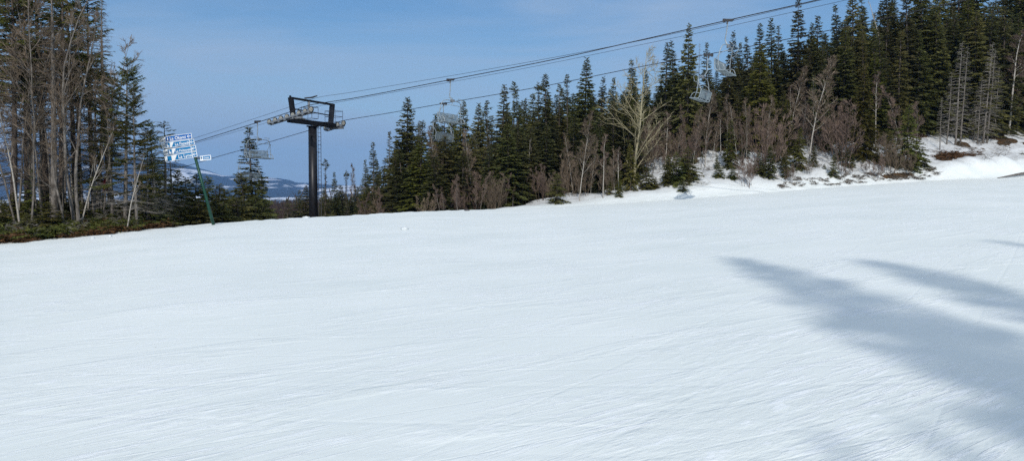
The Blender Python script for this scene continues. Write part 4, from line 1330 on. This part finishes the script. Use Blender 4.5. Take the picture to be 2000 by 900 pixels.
proto = chair_proto()
first = True
rz_up = math.atan2(n_line.y, n_line.x)             # local x = across the line, local y = uphill? see below
CH = [
    (503, 237.5, C1, 'up', 'empty lift chair on the near rope just left of the tower wheels', -.02),
    (880, 156, C1, 'up', 'empty lift chair on the near rope, upper one of the centre pair', -.05),
    (1422, 40, C1, 'up', 'largest empty lift chair, upper one of the near pair at the spruces', -.12),
    (487, 288.5, C2, 'down', 'empty lift chair on the far rope, slatted back seen against the lone spruce', 0.0),
    (866, 202.5, C2, 'down', 'empty lift chair on the far rope, lower one of the centre pair', 0.0),
    (1384, 107.5, C2, 'down', 'empty lift chair on the far rope, lower one of the near pair', .11),
]
for px, py, C, way, lab, sw in CH:
    if first: root = proto; first = False
    else:
        root = proto.copy(); COL.objects.link(root)
        for ch in list(proto.children):
            c = ch.copy(); c.parent = root; COL.objects.link(c)
    p = on_plane(px, py, C)
    root.location = p
    # local +y = travel direction; local x across
    dirv = d_line if way == 'up' else -d_line
    rz = math.atan2(dirv.y, dirv.x) - math.pi / 2
    root.rotation_euler = (sw, 0, rz)
    tag(root, lab, 'lift chair', 'chairs hanging on the lift')

# ------------------------------------------------------------------ trail sign
SY = 36.6
foot = point(417, 437, SY); foot.z = Hs(foot.x, foot.y)
topp = point(369, 262, SY)
sign = empty('trail_sign', foot)
tag(sign, 'leaning dark green post carrying four stacked blue and white trail signs', 'sign', None)
ax = (topp - foot); PL = ax.length; ax.normalize()
xs = point(387, 262, SY) - point(312, 268.5, SY)  # along the plates
xs = (point(384, 270, SY) - point(316, 281, SY)); xs.normalize()
yz = Vector((0, -1, 0))


def spart(mb, name, mat, parent=None, smooth=False):
    o = mb.build(name, M[mat], None, smooth); o.data.transform(Matrix.Translation(-foot)); o.parent = parent or sign
    return o


mb = MB(); mb.tube([foot - ax * .6, foot + ax * PL], [.075, .062], 14)
o = spart(mb, 'post', 'green_post')
for p in o.data.polygons: p.use_smooth = len(p.vertices) == 4


def text_mesh(body, size, Mx, off, mat, parent, bold=.0):
    cu = bpy.data.curves.new('t', 'FONT'); cu.body = body; cu.size = size; cu.extrude = .002; cu.offset = bold
    cu.resolution_u = 3
    ob = bpy.data.objects.new('t', cu); COL.objects.link(ob)
    dg = bpy.context.evaluated_depsgraph_get(); dg.update()
    me = bpy.data.meshes.new_from_object(ob.evaluated_get(dg))
    bpy.data.objects.remove(ob); bpy.data.curves.remove(cu)
    me.transform(Matrix.Translation(off - foot) @ Mx)
    me.materials.clear(); me.materials.append(M[mat])
    o = bpy.data.objects.new('lettering', me); COL.objects.link(o); o.parent = parent
    return o


mpx = SY / F
PLATES = [  # left-bottom px, right-bottom px, heights in photo px
    ((313.6, 279.5), (377.5, 271.5), 10.9, 'La Okami', 'deep'),
    ((318.6, 291.0), (382.5, 282.5), 10.6, 'La Fa\u00e7ade', 'cat'),
    ((322.8, 303.6), (386.0, 294.8), 10.6, 'La Pichouette', 'cat'),
    ((325.6, 316.8), (388.0, 306.6), 11.0, 'La Lynx', 'square'),
]


def poly_plate(mb, pts, o, X, Z, yoff, th=.004):
    """flat polygon in the sign plane (x,z pairs), slightly proud"""
    v = [o + X * a + Z * b_ + yz * yoff for a, b_ in pts]; n = len(v)
    w = [p - yz * th for p in v]
    mb.add(v + w, [tuple(range(n)), tuple(reversed(range(n, 2 * n)))] + [(i, n + i, n + (i + 1) % n, (i + 1) % n) for i in range(n)])


def arrow(mb, o, X, Z, cx, cz, s, yoff):
    poly_plate(mb, [(cx + s, cz - s * .16), (cx + s, cz + s * .16), (cx - s * .2, cz + s * .16), (cx - s * .2, cz - s * .16)], o, X, Z, yoff)
    poly_plate(mb, [(cx - s, cz), (cx - s * .1, cz + s * .75), (cx + s * .18, cz + s * .75), (cx - s * .45, cz), (cx + s * .18, cz - s * .75), (cx - s * .1, cz - s * .75)], o, X, Z, yoff)


for (lx_, ly_), (rx_, ry_), hp, txt, sty in PLATES:
    a = point(lx_, ly_, SY); b_ = point(rx_, ry_, SY)
    a.y = b_.y = SY - .12
    X = (b_ - a); W = X.length; X.normalize(); Z = X.cross(Vector((0, 1, 0))); Z = -Z if Z.z < 0 else Z
    Hh = hp * mpx
    mb = MB(); mb.box(a + X * W / 2 + Z * Hh / 2, (W, .03, Hh), Matrix((X, Vector((0, 1, 0)), Z)).transposed())
    pl = spart(mb, 'sign_plate', 'sign_white')
    pn = MB(); f = .018
    bl = 'sign_deep' if sty == 'deep' else 'sign_blue'
    t = Hh * .08
    ink = MB()
    wh = MB()
    if sty == 'deep':
        poly_plate(pn, [(W * .205, t), (W * .985, t), (W * .985, Hh - t), (W * .205, Hh - t)], a, X, Z, f)
        for cx, cz in ((.07, .7), (.06, .45), (.10, .25), (.14, .72), (.16, .5)):
            ink.disc(a + X * W * cx + Z * Hh * cz + yz * f, yz, Hh * .085, .004, 8)
        red = None
        poly_plate(wh, [(W * .245, Hh * .2), (W * .29, Hh * .2), (W * .272, Hh * .85), (W * .262, Hh * .85)], a, X, Z, f + .005)
        arrow(wh, a, X, Z, W * .91, Hh * .5, Hh * .36, f + .005)
        tx, ts = W * .33, Hh * .74
    else:
        cy = .13 if sty == 'cat' else .08
        if sty == 'cat':
            for cx in (.05, .10): ink.disc(a + X * W * cx + Z * Hh * .42 + yz * f, yz, Hh * .09, .004, 8)
        poly_plate(pn, [(W * cy, t), (W * (cy + .13), t), (W * (cy + .13), Hh - t), (W * cy, Hh - t)], a, X, Z, f)
        poly_plate(pn, [(W * .30, t), (W * .845, t), (W * .845, Hh - t), (W * .385, Hh - t)], a, X, Z, f)
        poly_plate(pn, [(W * .865, t), (W * .985, t), (W * .985, Hh - t), (W * .865, Hh - t)], a, X, Z, f)
        if sty == 'cat':   # small groomer pictogram
            poly_plate(wh, [(W * (cy + .025), Hh * .2), (W * (cy + .11), Hh * .2), (W * (cy + .10), Hh * .42), (W * (cy + .035), Hh * .42)], a, X, Z, f + .005)
            poly_plate(wh, [(W * (cy + .03), Hh * .45), (W * (cy + .065), Hh * .45), (W * (cy + .06), Hh * .8), (W * (cy + .04), Hh * .8)], a, X, Z, f + .005)
        arrow(wh, a, X, Z, W * .925, Hh * .5, Hh * .34, f + .005)
        tx, ts = W * .41, Hh * .70
        if len(txt) > 9: ts = Hh * .56; tx = W * .37
        if sty == 'square': ts = Hh * .78; tx = W * .42
    spart(pn, 'colour_panel', bl, pl)
    spart(wh, 'symbols', 'sign_white', pl)
    if ink.n: spart(ink, 'pictogram', 'sign_ink', pl)
    Mx = Matrix((X, Z, yz)).transposed().to_4x4()
    text_mesh(txt, ts, Mx, a + X * tx + Z * Hh * .24 + yz * (f + .006), 'sign_white', pl, .003)
# small sign on a bracket, right of the post
a = point(392.5, 314.5, SY); b_ = point(413.5, 312.2, SY); a.y = b_.y = SY - .05
X = (b_ - a); W = X.length; X.normalize(); Z = X.cross(Vector((0, 1, 0))); Z = -Z if Z.z < 0 else Z; Hh = 9.5 * mpx
mb = MB(); mb.box(a + X * W / 2 + Z * Hh / 2, (W, .03, Hh), Matrix((X, Vector((0, 1, 0)), Z)).transposed()); pl = spart(mb, 'sign_plate', 'sign_white')
pn = MB(); poly_plate(pn, [(W * .27, Hh * .18), (W * .93, Hh * .18), (W * .93, Hh * .86), (W * .27, Hh * .86)], a, X, Z, .018); poly_plate(pn, [(W * .05, Hh * .85), (W * .12, Hh * .2), (W * .19, Hh * .85)], a, X, Z, .018); spart(pn, 'colour_panel', 'sign_blue', pl)
Mx = Matrix((X, Z, yz)).transposed().to_4x4()
text_mesh('Chalet', Hh * .42, Mx, a + X * W * .33 + Z * Hh * .36 + yz * .024, 'sign_white', pl, .003)
mb = MB(); pc = foot + ax * ((a.z - foot.z + Hh * .5) / ax.z); mb.tube([pc, a + X * .1 + Z * Hh * .5], .03, 8); mb.tube([pc + ax * .06, a + X * .1 + Z * Hh * .75], .015, 6); spart(mb, 'bracket', 'dark_steel')
mb = MB()
for (lx_, ly_), (rx_, ry_), hp, txt, sty in PLATES:
    q = point(rx_, ry_ - hp / 2, SY); pc = foot + ax * ((q.z - foot.z) / ax.z)
    mb.disc(pc + Vector((0, 0, 0)), ax, .095, .05, 12, .075)
    mb.tube([pc, Vector((pc.x - .12, SY - .11, pc.z))], .02, 6)
spart(mb, 'clamps', 'galv')


# ------------------------------------------------------------------ small things on the snow
def lump(name, px, py, Y, size, mat, lab, cat, group=None, seed=0):
    import bmesh
    rg = random.Random(seed)
    p = point(px, py, Y); x, y = p.x, p.y
    bm = bmesh.new(); bmesh.ops.create_icosphere(bm, subdivisions=3, radius=1)
    for v in bm.verts:
        n = v.co.copy()
        k = 1 + .18 * math.sin(5 * n.x + seed) * math.cos(4 * n.y + seed) + .12 * math.sin(9 * n.z + 7 * n.x) + rg.uniform(-.05, .05)
        v.co = Vector((n.x * size[0] * k, n.y * size[1] * k, n.z * size[2] * k))
    me = bpy.data.meshes.new(name); bm.to_mesh(me); bm.free()
    me.materials.append(mat)
    for q in me.polygons: q.use_smooth = True
    o = bpy.data.objects.new(name, me); COL.objects.link(o); o.location = (x, y, Hs(x, y) + size[2] * .35)
    return tag(o, lab, cat, group)


SN = noise_mat('snow_lump', (.58, .62, .62), (.70, .73, .73), 9, rough=.8, bump=.05)
lump('snow_lump', 790, 440, 29, (.15, .12, .075), SN, 'rounded white snow lump lying on the run below the tall broad spruce', 'snow lump', seed=1)
lump('snow_lump', 181, 460, 30.2, (.07, .07, .06), SN, 'small pointed snow lump at the edge below the leaning white birch', 'snow lump', seed=2)
lump('snow_lump', 215, 457, 30.8, (.07, .07, .06), SN, 'small pointed snow lump at the edge beside the mottled leaning stem', 'snow lump', seed=3)
lump('snow_lump', 598, 425, 43.8, (.2, .14, .07), SN, 'low snow lump on the crest in front of the lift tower foot', 'snow lump', seed=4)
lump('rock', 912, 413, 49, (.17, .14, .07), M['rock'], 'small dark stone on the crest below the dark spruces', 'rock', seed=5)

mb = MB()  # added dark strip standing in for shadow along the snow bank
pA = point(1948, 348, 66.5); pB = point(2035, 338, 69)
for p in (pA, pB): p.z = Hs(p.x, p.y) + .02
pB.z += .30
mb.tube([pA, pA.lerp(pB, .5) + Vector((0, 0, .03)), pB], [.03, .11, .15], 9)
o = mb.build('bank_shadow_strip', M['bank_shadow'], None, True); tag(o, 'dark tapered strip standing in for the snow bank shadow at the top of the run', 'shadow strip')

# red-jacketed person seen through the brush of the left stand
def person(px, py, Y):
    p = point(px, py, Y)
    root = empty('person', (p.x, p.y, 0), .4)
    me = bpy.data.meshes.new('body')
    J = [(0, 0, .95), (0, .01, 1.15), (0, .02, 1.38), (0, .01, 1.50), (0, -.01, 1.62), (0, -.01, 1.74),
         (.19, .01, 1.42), (.26, -.03, 1.15), (.24, -.20, .98), (-.19, .01, 1.42), (-.27, -.03, 1.15), (-.24, -.20, .98),
         (.10, 0, .90), (.12, -.04, .50), (.12, .02, .08), (.12, -.16, .03), (-.10, 0, .90), (-.12, -.04, .50), (-.12, .02, .08), (-.12, -.16, .03)]
    E = [(0, 1), (1, 2), (2, 3), (3, 4), (4, 5), (2, 6), (6, 7), (7, 8), (2, 9), (9, 10), (10, 11), (0, 12), (12, 13), (13, 14), (14, 15), (0, 16), (16, 17), (17, 18), (18, 19)]
    rad_ = [.16, .16, .18, .065, .10, .085, .075, .06, .045, .075, .06, .045, .11, .08, .06, .05, .11, .08, .06, .05]
    me.from_pydata(J, E, [])
    o = bpy.data.objects.new('body', me); COL.objects.link(o)
    sk = o.modifiers.new('s', 'SKIN'); o.modifiers.new('u', 'SUBSURF').levels = 1
    for v, r_ in zip(me.skin_vertices[0].data, rad_): v.radius = (r_, r_)
    me.skin_vertices[0].data[0].use_root = True
    dg = bpy.context.evaluated_depsgraph_get(); dg.update()
    m2 = bpy.data.meshes.new_from_object(o.evaluated_get(dg))
    o.modifiers.clear(); o.data = m2
    red = noise_mat('red_jacket', (.50, .02, .02), (.62, .04, .03), 6); gr = noise_mat('grey_trousers', (.30, .31, .33), (.42, .43, .45), 6); sk_ = noise_mat('skin', (.5, .3, .22), (.55, .34, .26), 6)
    m2.materials.clear()
    for q in (red, gr, sk_): m2.materials.append(q)
    for q in m2.polygons:
        z = q.center.z; q.use_smooth = True
        q.material_index = 1 if z < .86 else (2 if z > 1.53 else 0)
    o.parent = root
    hl = MB()
    for i in range(6):
        pass
    import bmesh
    bm = bmesh.new(); bmesh.ops.create_icosphere(bm, subdivisions=2, radius=.135)
    bmesh.ops.delete(bm, geom=[v for v in bm.verts if v.co.z < -.03], context='VERTS')
    hm = bpy.data.meshes.new('helmet'); bm.to_mesh(hm); bm.free(); hm.materials.append(M['dark_steel'])
    ho = bpy.data.objects.new('helmet', hm); COL.objects.link(ho); ho.location = (0, 0, 1.73); ho.parent = root
    root.location.z = p.z - 1.25
    root.location.z = Hs(p.x, p.y) - .05
    tag(root, 'person in a red jacket half hidden behind the brush of the left stand', 'person')


person(208, 396, 41)

# ------------------------------------------------------------------ air
hz_top = 620.0
xs0, ys0 = 10500.0, 10300.0
mb = MB(); zlo, zhi = -110.0, hz_top
mb.box((0, 0, (zlo + zhi) / 2), (2 * xs0, 2 * ys0, zhi - zlo))
haze = mb.build('haze', None)
tag(haze, 'thin blue air between the run and the far hills', kind='stuff')
m = bpy.data.materials.new('air'); m.use_nodes = True; nt = m.node_tree; nt.nodes.clear()
out = nt.nodes.new('ShaderNodeOutputMaterial'); pv = nt.nodes.new('ShaderNodeVolumePrincipled')
pv.inputs['Color'].default_value = (.25, .52, 1.0, 1); pv.inputs['Density'].default_value = 1.15e-4
pv.inputs['Anisotropy'].default_value = .0
nt.links.new(pv.outputs[0], out.inputs['Volume'])
haze.data.materials.append(m)

# ------------------------------------------------------------------ light, sky, camera
SUN_EL = SUN_E; SUN_AZ = R(182)          # clockwise from +Y: behind the viewer, a little to the left
w = bpy.data.worlds.new('World'); S.world = w; w.use_nodes = True; nt = w.node_tree
bg = nt.nodes['Background']; bg.inputs['Strength'].default_value = .11
sky = nt.nodes.new('ShaderNodeTexSky'); sky.sky_type = 'NISHITA'; sky.sun_disc = False
sky.sun_elevation = SUN_EL; sky.sun_rotation = SUN_AZ; sky.altitude = 300; sky.air_density = 1.0; sky.dust_density = .3; sky.ozone_density = 2.2
hs = nt.nodes.new('ShaderNodeHueSaturation'); hs.inputs['Saturation'].default_value = 1.3; hs.inputs['Value'].default_value = .88
nt.links.new(sky.outputs[0], hs.inputs['Color'])
# thin high cirrus veil
tc = nt.nodes.new('ShaderNodeTexCoord')
mp = nt.nodes.new('ShaderNodeMapping'); mp.inputs['Scale'].default_value = (1.2, 1.2, 6); mp.inputs['Rotation'].default_value = (0, R(14), 0)
nt.links.new(tc.outputs['Generated'], mp.inputs[0])
nz = nt.nodes.new('ShaderNodeTexNoise'); nz.inputs['Scale'].default_value = 1.6; nz.inputs['Detail'].default_value = 7; nz.inputs['Roughness'].default_value = .55; nz.inputs['Distortion'].default_value = .7
nt.links.new(mp.outputs[0], nz.inputs['Vector'])
rp = ramp(nt, [(.33, (.0,) * 3), (.48, (.26,) * 3), (.64, (.70,) * 3)]); nt.links.new(nz.outputs['Fac'], rp.inputs[0])
mx = nt.nodes.new('ShaderNodeMix'); mx.data_type = 'RGBA'
ho = nt.nodes.new('ShaderNodeSeparateXYZ'); nt.links.new(tc.outputs['Generated'], ho.inputs[0])
hm_ = nt.nodes.new('ShaderNodeMapRange'); hm_.interpolation_type = 'SMOOTHSTEP'; hm_.inputs['From Min'].default_value = -.02; hm_.inputs['From Max'].default_value = .24; hm_.inputs['To Min'].default_value = .93; hm_.inputs['To Max'].default_value = 0
nt.links.new(ho.outputs[2], hm_.inputs['Value'])
nt.links.new(hm_.outputs[0], mx.inputs[0]); nt.links.new(hs.outputs[0], mx.inputs[6]); mx.inputs[7].default_value = (3.85, 5.7, 7.3, 1)
wi = nt.nodes.new('ShaderNodeMix'); wi.data_type = 'RGBA'; wi.inputs[7].default_value = (3.9, 5.0, 6.5, 1)
nt.links.new(rp.outputs[0], wi.inputs[0]); nt.links.new(mx.outputs[2], wi.inputs[6]); mx = wi
# added bright veil overhead, out of view, to lift the fill in shadows
sp = nt.nodes.new('ShaderNodeSeparateXYZ'); nt.links.new(tc.outputs['Generated'], sp.inputs[0])
mo = nt.nodes.new('ShaderNodeMapRange'); mo.interpolation_type = 'SMOOTHSTEP'; mo.inputs['From Min'].default_value = .38; mo.inputs['From Max'].default_value = .80; mo.inputs['To Max'].default_value = .75
nt.links.new(sp.outputs[2], mo.inputs['Value'])
mo2 = nt.nodes.new('ShaderNodeMix'); mo2.data_type = 'RGBA'; mo2.inputs[7].default_value = (6.4, 7.2, 8.2, 1)
nt.links.new(mo.outputs[0], mo2.inputs[0]); nt.links.new(mx.outputs[2], mo2.inputs[6]); mx = mo2
nt.links.new(mx.outputs[2], bg.inputs['Color'])

sl = bpy.data.lights.new('sun', 'SUN'); sl.energy = 3.2; sl.angle = R(.53); sl.color = (1, .955, .90)
so = bpy.data.objects.new('sun', sl); COL.objects.link(so)
az = SUN_AZ
sd_ = Vector((math.sin(az) * math.cos(SUN_EL), math.cos(az) * math.cos(SUN_EL), math.sin(SUN_EL)))
so.rotation_euler = sd_.to_track_quat('Z', 'Y').to_euler(); so.location = sd_ * 50

cd = bpy.data.cameras.new('camera'); cd.sensor_width = 36; cd.lens = 36 * F / 2000; cd.clip_start = .1; cd.clip_end = 30000
co = bpy.data.objects.new('camera', cd); COL.objects.link(co); co.location = (0, 0, EYE); co.rotation_euler = (R(90) - TH, 0, 0)
S.camera = co
S.view_settings.view_transform = 'Standard'; S.view_settings.look = 'None'; S.view_settings.exposure = 0; S.view_settings.gamma = 1
S.cycles.max_bounces = 6; S.cycles.diffuse_bounces = 4; S.cycles.volume_bounces = 0
S.cycles.use_denoising = False
print('counts', sum(CNT.values()), CNT)
